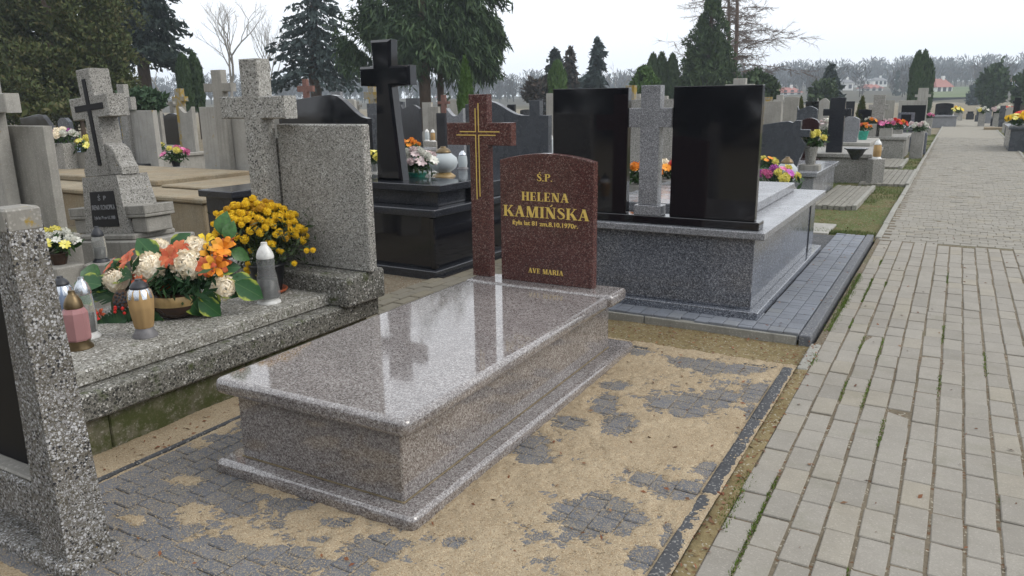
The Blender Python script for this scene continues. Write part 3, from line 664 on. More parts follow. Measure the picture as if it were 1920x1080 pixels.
# ---------------------------------------------------------------- grey double tomb with two black panels (seen from behind)
pav = MB(); pav.add([(-2.6, 4.74, .012), (-.7, 4.74, .012), (-.7, 8.6, .01), (-2.6, 8.6, .01)], [(0, 1, 2, 3)])
pav2 = tag(pav.build('tomb_paving', M['kerb_dk']), kind='structure')
n_ = 0
for (x, y, w, l) in sett_layout(-2.575, -.698, 4.705, 8.58, .0936, 9, (.07, .1, .13)):
    if -2.45 < x < -1.0 and y > 5.05: continue
    if y > 7.9 and x < -1.5: continue
    link('sett', sett(w, l, M['paver_bl'], ('d', w, l)), None, pav2, (x, y, .04+r1.gauss(0, .0012)), (r1.gauss(0, .007), r1.gauss(0, .007), r1.gauss(0, .007))); n_ += 1
ek = empty('paving_kerb', (-.665, 4.72, 0), 0, 'blue-grey kerb between the small setts and the path', 'kerb')
for k in range(4): MB().box(-.034, .034, .003+(k == 0)*-.028, .985, -.1, .034, .006).build('kerb_stone', M['kerb_bl'], ek, loc=(0, k*.988, 0))
ek = empty('paving_kerb', (-.71, 4.715, 0), 0, 'grey kerb under the front edge of the small setts, facing the sandy strip', 'kerb')
for k in range(2): MB().box(-.985, -.003, -.02, .02, -.1, .022, .006).build('kerb_stone', M['kerb'], ek, loc=(-k*.988, 0, 0))
D = empty('double_tomb', (-1.78, 4.9, .04), 0, 'grey granite tomb with two blank black panels and a grey cross between them', 'tomb')
w2 = .80
MB().box(-w2, w2-.01, -.03, 2.62, -.01, .05, .005).build('foot', M['blue'], D)
MB().box(-w2+.06, w2-.07, .03, 2.5, .0503, .525, .004).build('body', M['blue'], D)
MB().box(w2-.069, w2-.063, 2.2, 2.24, .0503, .525, .001).build('corner_strip', M['anthracite'], D)
MB().box(-w2, w2, -.02, 2.55, .5253, .575, .006).build('cover_slab', M['greygr'], D)
MB().box(-w2+.25, w2-.25, .55, 2.4, .5753, .65, .006).build('raised_slab', M['greygr'], D)
MB().box(-w2+.05, w2-.05, .03, .17, .5753, .63, .004).build('panel_base', M['black'], D)
MB().box(-.745, -.17, .06, .12, .6303, 1.488, .003).build('black_panel', M['black'], D)
MB().box(.145, .715, .06, .12, .6303, 1.488, .003).build('black_panel', M['black'], D)
dc = MB().prism(cross_prof(-.01, .70, 1.5, .135, .30, 1.225, 1.352), .05, .135, .003); dc.box(-.105, .09, .035, .15, .6303, .70, .004); dc.build('cross', M['greygr'], D)
p8 = MB().box(-.5, .5, -.35, .35, -.03, -.005, .004).build('concrete_plate', M['conc_lt'], None, loc=(-1.6, 9.15, 0)); tag(p8, 'flat pale concrete plate lying behind the grey double tomb by the path', 'slab')

# ---------------------------------------------------------------- black granite tomb with the tall black cross
BT = empty('black_tomb', (-3.7, 5.08, 0), -.02, 'stepped black granite tomb with a tall black cross on its near end', 'tomb')
MB().box(-1.5, .02, -.03, 2.6, -.05, .055, .006).build('foot', M['anthracite'], BT)
MB().box(-1.42, -.05, .05, 2.5, .0553, .505, .004).build('body', M['black'], BT)
MB().box(-.075, -.02, .025, .08, .0553, .505, .01).build('corner_column', M['black'], BT)
MB().rbox(-1.5, .0, .0, 2.58, .5053, .575, .012, .012, .03).build('cover_slab', M['anthracite'], BT)
MB().box(-1.42, -.1, .2, .62, .5753, .7, .004).build('step', M['anthracite'], BT)
MB().box(-1.45, -.03, .14, .66, .7003, .765, .006).build('step_slab', M['anthracite'], BT)
MB().box(-1.42, .15-.2, .661, 2.4, .5753, .72, .006).build('raised_slab', M['anthracite'], BT)
bc = [(-.875, .7653), (-.575, .7653), (-.655, 1.59), (-.44, 1.60), (-.44, 1.765), (-.645, 1.765), (-.635, 1.985), (-.865, 1.985), (-.855, 1.765), (-1.01, 1.765), (-1.01, 1.60), (-.83, 1.59)]
MB().prism(bc, .3, .43, .022).build('cross', M['black'], BT)
# brownish paving between the tombs
gp = MB(); gp.add([(-4.6, 3.6, -.02), (-2.62, 3.6, -.02), (-2.62, 9.5, -.02), (-4.6, 9.5, -.02)], [(0, 1, 2, 3)])
gpo = tag(gp.build('passage_paving', M['joint']), kind='structure')
pm2 = MB().box(-.048, .048, -.099, .099, -.06, 0, .006).mesh('paver'); pm2.materials.append(M['paver_br'])
for i in range(19):
    for j in range(22):
        x = -4.5+i*.103; y = 3.75+j*.206+(i % 2)*.1
        if not (-3.75 < x < -2.6 and y < 6.6) or (x < -3.66 and y > 5.0): continue
        if inview(x, y): link('paver', pm2, None, gpo, (x, y, r1.gauss(0, .002)), (r1.gauss(0, .01), r1.gauss(0, .01), 0))
# ---------------------------------------------------------------- further graves
def outline(kind, w, h, z0):
    """headstone outline, width 2w, from z0 to h, centred on x=0"""
    H_ = h-z0
    if kind == 'arch': return [(-w, z0), (w, z0), (w, h-.2*w)]+[(w*math.cos(t), h-.2*w+.2*w*math.sin(t)) for t in [k*PI/10 for k in range(1, 10)]]+[(-w, h-.2*w)]
    if kind == 'round': return [(-w, z0), (w, z0), (w, h-w*.7)]+[(w*math.cos(t), h-w*.7+w*.7*math.sin(t)) for t in [k*PI/12 for k in range(1, 12)]]+[(-w, h-w*.7)]
    if kind == 'swell': return [(-w, z0), (w, z0), (w, h-.28*H_)]+[(w-2*w*t, h-.28*H_*(1-smooth(min(1, t/.36)))-.07*H_*smooth(max(0, (t-.36)/.64))) for t in [k/16 for k in range(1, 17)]]
    if kind == 'wave': return [(-w, z0), (w, z0), (w, h-.1*H_)]+[(w-2*w*t, h-.05*H_*(1+math.sin(t*2*PI*.9+2.4))) for t in [k/12 for k in range(1, 12)]]+[(-w, h)]
    if kind == 'slant': return [(-w, z0), (w, z0), (w*.98, h), (-w*.98, h-.18*H_)]
    if kind == 'concave': return [(-w, z0), (w, z0), (w, h)]+[(w-2*w*t, h-.14*H_*math.sin(PI*t)) for t in [k/10 for k in range(1, 10)]]+[(-w, h)]
    if kind == 'shield': return [(-w*.8, z0), (w*.8, z0), (w, z0+.55*H_), (w*.95, h-.1*H_), (w*.4, h), (-w*.4, h), (-w*.95, h-.1*H_), (-w, z0+.55*H_)]
    if kind == 'cutcross':
        return [(-w, z0), (w, z0), (w, h-.20*H_), (.80*w, h-.20*H_), (.80*w, h), (.56*w, h), (.56*w, h-.2*H_), (.38*w, h-.2*H_)]+[(.38*w-(.38+.42)*w*t, h-.2*H_+.2*H_*smooth(t)) for t in (.2, .4, .6, .8)]+[(-.42*w, h), (-.62*w, h), (-.8*w, h-.02), (-w, h-.04)]
    if kind == 'stepped': return [(-w, z0), (.48*w, z0), (.9*w, z0+.53*H_), (.62*w, z0+.68*H_), (w, z0+.68*H_), (w, z0+.82*H_), (.62*w, z0+.82*H_), (.62*w, h), (.4*w, h), (.3*w, h-.03), (.1*w, h-.01), (-.2*w, h-.02), (-w, h-.06)]
    return [(-w, z0), (w, z0), (w, h), (-w, h)]
def grave(label, Y, px, pyt, mat, kind='rect', z0=.4, th=.09, tomb=None, cross=None, cat='grave', name='headstone_grave', plate=None, group=None):
    """px: left/right photo columns of the headstone front, pyt: row of its top; tomb: (direction, length, side margin, material)"""
    X0_, X1_ = ONY(px[0], pyt+15, Y).x, ONY(px[1], pyt+15, Y).x; h = ONY((px[0]+px[1])/2, pyt, Y).z; xc = (X0_+X1_)/2; w = (X1_-X0_)/2
    r = empty(name, (xc, Y, 0), 0, label, cat, group)
    if tomb:
        sg, ln, mg, mt = tomb[:4]; ya, yb = (-.12, ln) if sg > 0 else (-ln, th+.12)
        MB().box(-w-mg, w+mg, ya, yb, -.1, z0-.07, .006).build('body', M[mt], r)
        MB().box(-w-mg-.05, w+mg+.05, ya-.05, yb+.05, z0-.0695, z0-.0005, .008).build('cover_slab', M[mt], r)
    else: MB().box(-w-.05, w+.05, -.06, th+.06, -.1, z0-.0005, .008).build('base', M[mat if mat != 'black' else 'anthracite'], r)
    if kind != 'none': hs_ = MB().prism(outline(kind, w, h, z0), 0, th, .004).build('headstone', M[mat], r)
    if plate:
        a, b, c, d = plate; MB().box(-w*a, w*b, -.012, -.001, z0+(h-z0)*c, z0+(h-z0)*d, .002).build('plate', M['blackplate'], r)
    if cross:
        cx0, cx1, ct, ca, cb, cw, cm, dy = cross
        xa, xb = ONY(cx0, ct+10, Y+dy).x-xc, ONY(cx1, ct+10, Y+dy).x-xc; zc = [ONY((cx0+cx1)/2, q, Y+dy).z for q in (ct, ca, cb)]
        MB().prism(cross_prof((xa+xb)/2, z0, zc[0], cw*1.08, xb-xa, zc[2], zc[1], cw), dy-.02, dy+.09, .006).build('cross', M[cm], r)
    return r
def plainbox(name, label, cat, loc, w, d, z0, z1, mat, bev=.01, rz=0):
    o = MB().box(-w/2, w/2, -d/2, d/2, z0, z1, bev).build(name, M[mat], None, loc=loc, rot=(0, 0, rz)); return tag(o, label, cat)

grave('grey concrete headstone with cross at the far left edge, beside the leaning pedestal cross', 3.2, (0, 82), 236, 'conc', 'rect', .5, .07, None, (-78, 6, 131, 176, 212, .17, 'conc_lt', -.13), plate=None)
grave('low black swept headstone behind the flat concrete panel at the far left', 7.4, (38, 100), 214, 'black', 'swell', .4, .08, (1, 1.6, .1, 'anthracite'))
grave('small slate headstone with clipped corners left of the leaning cross', 9.5, (108, 130), 221, 'slate', 'shield', .4)
grave('tall pale concrete slab headstone with pebbled cross right of the leaning cross', 9.0, (240, 287), 207, 'conc_lt', 'rect', .34, .1, (-1, .9, .05, 'conc'), (210, 244, 158, 182, 206, .2, 'terr_far', -.05))
grave('narrow grey concrete pillar between pale slab and black wavy headstone', 12.5, (281, 300), 203, 'conc', 'rect', .4)
grave('black polished headstone with wavy top in the left background', 13, (303, 336), 212, 'black', 'wave', .45, .08, (-1, 1.5, .05, 'conc_lt'))
grave('grey slab headstone with yellowed cross behind it, in front of two thuja columns', 11.5, (336, 360), 200, 'conc', 'concave', .42, .1, (-1, 1.2, .05, 'conc'), (322, 346, 166, 181, 190, .22, 'conc_yel', .2))
grave('wide pale concrete headstone with plain cross in front, at end of the flat slabs', 8.1, (374, 480), 200, 'conc_lt', 'rect', .38, .12, None, (381, 432, 131, 156, 172, .22, 'conc', -.1))
CP = empty('concrete_grave_slabs', (-9.6, 6.6, 0), 0, 'low two-tier sandy concrete grave slabs behind the leaning pedestal cross', 'grave')
MB().box(-3.2, 2.25, -.95, 1.25, -.1, .36, .02).build('lower_block', M['conc_warm'], CP)
MB().box(-3.25, 2.3, -1.0, 1.3, .3605, .42, .015).build('lower_slab', M['conc_warm'], CP)
MB().box(-3.0, .6, -.35, 1.2, .4205, .5, .015).build('upper_slab', M['conc_warm'], CP)
MB().box(.75, 2.1, -.4, 1.2, .4205, .455, .012).build('upper_slab', M['conc_warm'], CP)
grave('grey cross seen between tree trunk and black slab, left background', 17, (305, 322), 200, 'conc', 'none', .3, .1, None, (300, 345, 190, 195, 199, .2, 'conc', 0))
grave('black granite tomb with high swept headstone behind the terrazzo panel', 7.8, (520, 686), 178, 'black', 'swell', .45, .1, (1, 2, .1, 'anthracite'))
grave('small reddish stone cross right of the tall terrazzo cross', 17, (562, 580), 176, 'redstone', 'none', .5, .1, None, (557, 586, 148, 161, 172, .17, 'redstone', 0), cat='cross', name='stone_cross')
grave('dark angular bench beside the yellow chrysanthemums, behind terrazzo cross', 5.2, (405, 455), 362, 'anthracite', 'none', .62, .1, (1, .5, .0, 'anthracite'), name='granite_bench', cat='bench')
grave('pale stone cross with bright yellow lichen behind the black cross', 14, (688, 708), 194, 'slate', 'rect', .4, .1, None, (682, 709, 157, 172, 186, .16, 'conc_yel', .05))
grave('slate slab with stepped top just left of the black cross shaft', 11, (692, 712), 214, 'slate', 'arch', .4, .1)
grave('low black headstone with broken outline behind the orange flowers', 14, (752, 786), 196, 'anthracite', 'wave', .45, .09, (-1, 1.4, .2, 'greygr'))
grave('dark pillar headstone beside the pale wavy stone in the middle background', 11.5, (818, 834), 212, 'anthracite', 'rect', .4, .1, (-1, 1.6, .35, 'redstone'))
grave('reddish slender stone cross under the conifers in the middle background', 19, (822, 838), 200, 'redstone', 'none', .4, .1, None, (821, 841, 178, 190, 195, .14, 'redstone', 0), cat='cross', name='stone_cross')
grave('pale grey headstone with dipped top left of the red cross', 10, (837, 868), 203, 'greygr', 'concave', .5, .1, (-1, 1.4, .15, 'anthracite'))
grave('dark granite headstone with swept wing and cut-out cross behind the red headstone', 8.5, (872, 1028), 189, 'slate', 'cutcross', .55, .1, (1, 1.9, .1, 'anthracite'))
grave('pale narrow concrete post left of the left black panel', 13, (1024, 1040), 175, 'conc_lt', 'rect', .3, .12)
grave('low black headstone far behind, under the hazy hill in the middle', 22, (975, 1000), 205, 'anthracite', 'arch', .4, .1)
grave('small dark headstone with two lamps far behind, left of pale post', 24, (1006, 1022), 207, 'black', 'rect', .5, .1)
grave('lichen-spotted pale pillar seen between left black panel and grey cross', 14, (1172, 1189), 160, 'conc_yel', 'rect', .3, .15)
grave('rough pale stone slab seen behind the grey cross of the double tomb', 11, (1178, 1262), 186, 'terr_far', 'rect', .5, .12, (-1, 1.6, .1, 'conc_lt'))
grave('pale concrete cross top showing above the right black panel', 13, (1375, 1400), 165, 'conc_lt', 'none', .4, .1, None, (1360, 1414, 147, 158, 165, .2, 'conc_lt', 0))
# row along the left of the path
grave('slate headstone of stepped cross outline right of the black panel', 11.5, (1426, 1519), 226, 'slate', 'stepped', .42, .12, (1, 2.0, .12, 'greygr'))
grave('dark maroon round-topped headstone behind the slate stepped one', 14.2, (1500, 1535), 221, 'maroon', 'round', .4, .1)
grave('slate lettered headstone with wavy top further along the path', 18, (1494, 1532), 199, 'slate', 'wave', .5, .1)
grave('grey stone tomb with big black cross standing beside the path', 14.6, (1556, 1578), 284, 'terr_far', 'none', .48, .12, (1, 2.0, .45, 'terr_far'), (1545, 1598, 183, 204, 217, .25, 'anthracite', .1), name='cross_grave')
grave('light grey headstone with wavy right edge right of the black cross', 17.8, (1578, 1612), 219, 'greygr', 'shield', .5, .12, (1, 1.9, .2, 'conc_lt'))
grave('pale speckled terrazzo tomb with tall terrazzo cross by the path', 20.5, (1635, 1660), 262, 'terr_far', 'none', .5, .12, (1, 2.2, .4, 'terr_far'), (1630, 1668, 178, 196, 206, .26, 'terr_far', .1), name='cross_grave')
grave('grey granite headstone with square black plate and red flowers before it', 25, (1683, 1714), 211, 'blue', 'rect', .62, .12, (-1, 1.8, .1, 'blue'), plate=(.6, .6, .1, .85))
grave('big grey framed headstone with black inscribed board and side cross', 29, (1684, 1738), 188, 'conc_lt', 'rect', .5, .2, None, (1716, 1746, 165, 177, 182, .3, 'conc_lt', .05), plate=(.75, .93, .05, .8))
grave('long low black reclining headstone with two crosses near the far end', 44, (1753, 1787), 193, 'black', 'arch', .5, .2, (-1, 2.0, .2, 'greygr'))
plainbox('granite_pillar', 'short blue-grey granite pillar standing at the grass edge by the path', 'pillar', (*G(1727, 287).xy, 0), .2, .12, -.1, .52, 'blue')
fc = [('grey', 'conc_lt'), ('black', 'black'), ('slate', 'slate'), ('sandy', 'conc_warm'), ('pale', 'greygr'), ('maroon', 'maroon')]
rows = [(1440, 182, 22, 'cross', 'conc_yel', 'pale lichen cross right beside the right black panel edge'), (1449, 190, 19, 'rect', 'conc', 'plain grey pillar stone behind the slate stepped headstone'), (1462, 178, 25, 'cross', 'conc_lt', 'tall pale cross in the crowd right of the black panel'), (1473, 185, 27, 'rect', 'terr_far', 'short speckled stone among the crosses right of the black panel'),
        (1484, 181, 23, 'arch', 'conc', 'grey round-shouldered stone left of the little pointed thuja'), (1522, 190, 25, 'rect', 'black', 'black slab behind the slate lettered headstone'), (1543, 184, 27, 'wave', 'conc_lt', 'pale wavy stone peeping over the black cross arm'), (1590, 190, 26, 'rect', 'anthracite', 'dark block right behind the black cross arm'),
        (1621, 205, 24, 'rect', 'black', 'black slab with flowers right of the pointed thuja by the path'), (1667, 188, 31, 'rect', 'conc', 'grey stone left of the framed black board'), (1776, 203, 47, 'rect', 'terr_far', 'small pale framed headstone at the end of the path'), (1765, 212, 44, 'rect', 'slate', 'low slate tomb at the left end of the path'),
        (1800, 207, 52, 'cross', 'conc_lt', 'tiny pale cross at the end of the path'), (1818, 209, 54, 'rect', 'black', 'tiny black slab at the end of the path'), (1836, 205, 50, 'arch', 'slate', 'tiny round slate stone under the dark tree at path end'), (1852, 207, 47, 'rect', 'greygr', 'tiny light stone right of the dark tree'), (1868, 204, 43, 'rect', 'black', 'small black headstone right of the path end'),
        (1880, 198, 39, 'cross', 'slate', 'small dark cross right of the path end'), (1894, 201, 36, 'arch', 'conc_lt', 'small pale arched stone right of the path'), (1908, 183, 33, 'cross', 'black', 'thin black cross at the right edge of the picture')]
for (px, pt, Y, kd, mt, lb) in rows:
    hw = 1412/(Y*1.12)*.24
    if kd == 'cross': grave(lb, Y, (px-hw*.5, px+hw*.5), 205, mt, 'none', .35, .1, None, (px-hw, px+hw, pt, pt+hw*.7, pt+hw*1.2, .2, mt, 0), name='stone_cross', cat='cross')
    else: grave(lb, Y, (px-hw, px+hw), pt, mt, kd, .35, .1)
grave('dark polished granite tomb at the right edge beyond the path, yellow flowers on top', 24, (1903, 1960), 232, 'anthracite', 'none', .62, .1, (1, 2.4, .1, 'slate'))
plainbox('granite_pillar', 'low slate pillar in the grass right of the path', 'pillar', (*G(1890, 252).xy, 0), .25, .18, -.1, .35, 'slate')
plainbox('concrete_plate', 'pale flat concrete slab in the grass right of the path', 'slab', (*G(1868, 243).xy, 0), .9, .8, -.05, .1, 'conc_warm')
# more of the crowded middle distance on the left
mid = [(205, 207, 15, 'rect', 'slate'), (224, 203, 20, 'cross', 'conc_yel'), (262, 196, 24, 'rect', 'conc'), (350, 208, 21, 'arch', 'black'), (492, 190, 20, 'rect', 'slate'), (515, 186, 24, 'arch', 'conc'), (603, 188, 25, 'rect', 'greygr'), (630, 172, 22, 'rect', 'greygr'), (655, 186, 20, 'arch', 'conc_lt'),
       (668, 190, 26, 'cross', 'conc'), (717, 192, 19, 'rect', 'anthracite'), (748, 190, 24, 'arch', 'slate'), (772, 184, 18, 'rect', 'anthracite'), (800, 192, 24, 'rect', 'conc_lt'), (812, 200, 20, 'rect', 'conc'), (850, 186, 25, 'rect', 'conc_lt'), (893, 190, 27, 'arch', 'conc'), (958, 196, 28, 'rect', 'black'), (1012, 185, 25, 'cross', 'anthracite'), (1215, 178, 22, 'cross', 'conc'), (1240, 180, 19, 'rect', 'conc_lt'), (1195, 176, 26, 'cross', 'conc_lt')]
near = ['beside the dark juniper', 'below the dark spruce', 'below the spruce trunk', 'near the two thuja columns', 'behind the tall terrazzo cross', 'right of the tall terrazzo cross', 'under the blue spruce trunk', 'bright flat top under the blue spruce', 'over the black swept headstone', 'over the right end of the black swept headstone', 'left of the black cross shaft', 'behind the black cross shaft', 'right of the black cross shaft', 'by the big conifer trunk', 'between the two conifer trunks', 'right of the conifer trunks', 'below the bright green thuja', 'far behind the red cross', 'at the foot of the middle spruces', 'over the grey cross of the double tomb', 'right behind the grey cross of the double tomb', 'left behind the grey cross of the double tomb']
cn = {'slate': 'slate', 'conc_yel': 'lichen-yellow', 'conc': 'grey concrete', 'black': 'black', 'greygr': 'light grey granite', 'conc_lt': 'pale concrete', 'anthracite': 'dark granite'}
for (px, pt, Y, kd, mt), nr in zip(mid, near):
    hw = 1412/(Y*1.3)*.26; lb = 'distant '+cn[mt]+(' cross ' if kd == 'cross' else ' headstone ')+nr
    if kd == 'cross': grave(lb, Y, (px-hw*.4, px+hw*.4), 210, mt, 'none', .35, .1, None, (px-hw*.8, px+hw*.8, pt, pt+hw*.6, pt+hw*1.0, .2, mt, 0), name='stone_cross', cat='cross')
    else: grave(lb, Y, (px-hw*.7, px+hw*.7), pt, mt, kd, .35, .12)
# paved plots beside the path
def plot(label, x0, x1, y0, y1, n, mat, z=.02):
    r = empty('paved_plot', ((x0+x1)/2, (y0+y1)/2, 0), 0, label, 'paving'); w = (x1-x0)/n; me = MB().box(-w/2+.004, w/2-.004, -(y1-y0)/2, (y1-y0)/2, -.08, z, .004).mesh('board'); me.materials.append(M[mat])
    for k in range(n): link('board', me, None, r, (x0+w*(k+.5)-(x0+x1)/2, r1.gauss(0, .01), r1.gauss(0, .004)))
    MB().box(x1-(x0+x1)/2+.004, x1-(x0+x1)/2+.06, -(y1-y0)/2, (y1-y0)/2, -.08, z+.02, .006).build('edging', M['kerb'], r)
plot('grey paved plot with lengthwise boards in front of the slate stepped headstone', -1.62, -1.1, 10.95, 13.6, 7, 'plot')
plot('pale paved plot with wide boards reaching the path, beyond the first one', -1.35, -.64, 14.1, 17.0, 8, 'plot')
plot('small grey paved plot further on beside the grass', -1.45, -.95, 17.6, 20, 5, 'plot')
# ---------------------------------------------------------------- flowers and grave lamps
def petal_mat(name, c, tip=None, rough=.6):
    t = NT(name, rough, .25); i = t.island(); v = t.obj(True)
    a = t.ramp(i, [(0, tuple(x*.86 for x in c)), (.5, c), (1, tip or tuple(min(1, x*1.15) for x in c))]); t.col(a)
    t.b.inputs['Subsurface Weight'].default_value = .0
    return t.m
PM = {k: petal_mat(k+'_petals', *v) for k, v in {'cream': ((.93, .82, .63), (.95, .91, .8)), 'orange': ((.55, .1, .04), (.62, .17, .07)), 'lily': ((.75, .2, .02), (.8, .42, .04)), 'yellow': ((.86, .56, .02), (.9, .68, .06)), 'white': ((.62, .62, .55), (.75, .74, .68)), 'pinkw': ((.6, .47, .47), (.72, .62, .6)), 'pink': ((.55, .1, .25), (.65, .25, .4)), 'red': ((.55, .02, .02), (.65, .08, .04)), 'purple': ((.4, .07, .35), (.5, .15, .45)), 'lemon': ((.7, .62, .12), (.78, .72, .25)), 'wilt': ((.55, .3, .02), (.7, .42, .04)), 'amber': ((.75, .25, .02), (.8, .35, .05))}.items()}
M['foliage'] = leaf_mat('bouquet_foliage', [(.02, .05, .012), (.035, .085, .02), (.05, .11, .03)])
M['fern'] = leaf_mat('dark_fern', [(.012, .04, .015), (.02, .065, .022), (.04, .09, .03)])
def leafv_mat():
    t = NT('variegated_leaf', .4, .4); v = t.obj(); x, y, z = t.sep(v); ax = t.math('ABSOLUTE', x)
    e = t.math('ADD', t.math('MULTIPLY', ax, 2.4), t.math('MULTIPLY', t.noise(v, 4, 4), .7))
    c = t.mix(t.mr(e, .95, 1.15), (.02, .085, .022), (.36, .42, .06)); c = t.mix(t.mr(ax, .0, .02, .6, 0), c, (.1, .19, .06))
    t.col(t.mix(t.mr(t.noise(v, 9, 3), .4, .7, 0, .35), c, (.012, .05, .012))); return t.m
M['leafv'] = leafv_mat(); M['leafg'] = plain('green_leaf', (.035, .11, .022), .4, .4, .35, 8)
def bloom_mesh(name, n, seed, up=.25, pl=.42, pw=.17, core=.84):
    """ball of curved petals, radius 1"""
    rg = np.random.RandomState(seed); V = []
    for k in range(n):
        z = 1-(1+up*.9)*((k+.5)/n)*1.0; a = k*2.39996; r = math.sqrt(max(0, 1-z*z)); d = np.array([r*math.cos(a), r*math.sin(a), z])+rg.randn(3)*.06; d /= np.linalg.norm(d)
        s = np.cross(d, [0, 0, 1.]); s = s/(np.linalg.norm(s)+1e-6); u = np.cross(s, d); w = pw*(.8+.4*rg.rand()); L_ = .9+.2*rg.rand()
        b = d*(L_-pl*1.2); m = d*(L_-.12)+u*.02; t = d*(L_-.05)+u*pl*.45
        V.append([b-s*w*.5, b+s*w*.5, m+s*w, m-s*w]); V.append([m-s*w, m+s*w, t+s*w*.35, t-s*w*.35])
    for i in range(10):
        for j in range(-2, 5):
            a0, a1, b0, b1 = i*.6283, (i+1)*.6283, j*.3, (j+1)*.3; S = lambda a, b: [core*math.cos(a)*math.cos(b), core*math.sin(a)*math.cos(b), core*math.sin(b)]
            V.append([S(a0, b0), S(a1, b0), S(a1, b1), S(a0, b1)])
    V = np.array(V); me = bpy.data.meshes.new(name); n4 = len(V)
    me.from_pydata(V.reshape(-1, 3).tolist(), [], [tuple(range(4*i, 4*i+4)) for i in range(n4)]); me.update(); return me
def daisy_mesh(name, n=9, cup=.25, seed=1):
    rg = np.random.RandomState(seed); vs = []; fs = []
    for k in range(n):
        a = 2*PI*k/n+rg.randn()*.08; c, s = math.cos(a), math.sin(a); w = .26
        for (r, ww, z) in ((.1, .06, 0), (.5, w, cup*.5), (.85, w*.85, cup*.7), (1.05, .05, cup*.45)):
            vs += [(c*r-s*ww, s*r+c*ww, z+.02*rg.randn()), (c*r+s*ww, s*r-c*ww, z+.02*rg.randn())]
        b = k*8
        for q in range(3): fs.append((b+2*q, b+2*q+1, b+2*q+3, b+2*q+2))
    me = bpy.data.meshes.new(name); me.from_pydata(vs, [], fs); me.update(); return me
def leaf_mesh(name='leaf', fold=.18, curl=.35):
    vs = []; fs = []; P_ = [(0, .02), (.15, .2), (.35, .36), (.55, .38), (.75, .27), (.9, .12), (1, .005)]
    for t, w in P_:
        z = -curl*t*t; vs += [(-w, t, z+fold*w), (0, t, z), (w, t, z+fold*w)]
    for q in range(len(P_)-1): b = q*3; fs += [(b, b+1, b+4, b+3), (b+1, b+2, b+5, b+4)]
    me = bpy.data.meshes.new(name); me.from_pydata(vs, [], fs); me.polygons.foreach_set('use_smooth', [True]*len(fs)); me.update(); return me
MUM = bloom_mesh('mum', 230, 1, .35, .22, .1); POM = bloom_mesh('pom', 44, 2, .6, .45, .2, .6); DAISY = daisy_mesh('daisy'); LILY = daisy_mesh('lily', 6, .8, 3); LEAF = leaf_mesh(); LEAF2 = leaf_mesh('leaf2', .3, .6)
_mc = {}
def withmat(me, mat):
    k = (me.name, mat.name)
    if k not in _mc: c = me.copy(); c.materials.clear(); c.materials.append(mat); _mc[k] = c
    return _mc[k]
def aim(d): return Vector(d).to_track_quat('Z', 'Y').to_euler()
def foliage(parent, n, ext, mat, seed, size=.03, name='foliage', c=(0, 0, 0), up=.3):
    rg = np.random.RandomState(seed); p = rg.randn(n, 3)*.42; p = np.clip(p, -1, 1)*np.array(ext)+np.array(c); d = rg.randn(n, 3); d[:, 2] += up; d /= np.linalg.norm(d, axis=1)[:, None]
    s = np.cross(d, rg.randn(n, 3)); s /= np.linalg.norm(s, axis=1)[:, None]+1e-6; L_ = size*(.5+rg.rand(n))[:, None]
    o = quads(name, np.stack([p-d*L_, p+s*L_*.28, p+d*L_, p-s*L_*.28], 1), mat, parent); o['kind'] = 'stuff'; return o
M['brown'] = plain('brown_glaze', (.04, .02, .012), .25); M['tan'] = plain('gilt_pattern', (.35, .24, .1), .4); M['potblk'] = plain('black_plastic', (.012, .013, .016), .4)
M['wcap'] = plain('white_plastic', (.68, .68, .66), .4); M['dcap'] = plain('dark_plastic', (.02, .022, .028), .45); M['brass'] = plain('aged_brass', (.16, .115, .06), .35, .5, .2, 25, .7); M['pewter'] = plain('grey_plastic', (.16, .155, .16), .4); M['silverm'] = plain('silvered', (.55, .58, .62), .2, .5, .2, 40, .8); M['teal'] = plain('teal_foil', (.03, .3, .22), .3); M['stem'] = plain('stems', (.05, .09, .025), .6)
def glass(name, c, tr=.75, rough=.08):
    t = NT(name, rough, .5); t.col(c); t.b.inputs['Transmission Weight'].default_value = tr; t.b.inputs['IOR'].default_value = 1.12; return t.m
M['g_clear'] = glass('clear_lamp_glass', (.95, .97, .96), .86, .06); M['g_amber'] = glass('amber_lamp_glass', (.75, .5, .24), .55, .2); M['g_pink'] = glass('pink_lamp_glass', (.72, .38, .38), .55, .12); M['g_white'] = glass('milky_lamp_glass', (.68, .74, .76), .35, .2); M['g_blue'] = glass('blue_lamp_glass', (.4, .5, .7), .5, .15)
LP = {'vase': [(.36, .16), (.4, .2), (.5, .5), (.53, .68), (.46, .8), (.36, .84)], 'wavy': [(.5, .09), (.5, .18), (.46, .3), (.42, .45), (.36, .55), (.38, .7), (.36, .74)], 'oct': [(.46, .15), (.48, .18), (.48, .62), (.38, .69), (.33, .70)], 'ball': [(.3, .14), (.55, .28), (.66, .45), (.6, .62), (.4, .74), (.34, .78)], 'tall': [(.4, .1), (.44, .3), (.42, .6), (.36, .72)]}
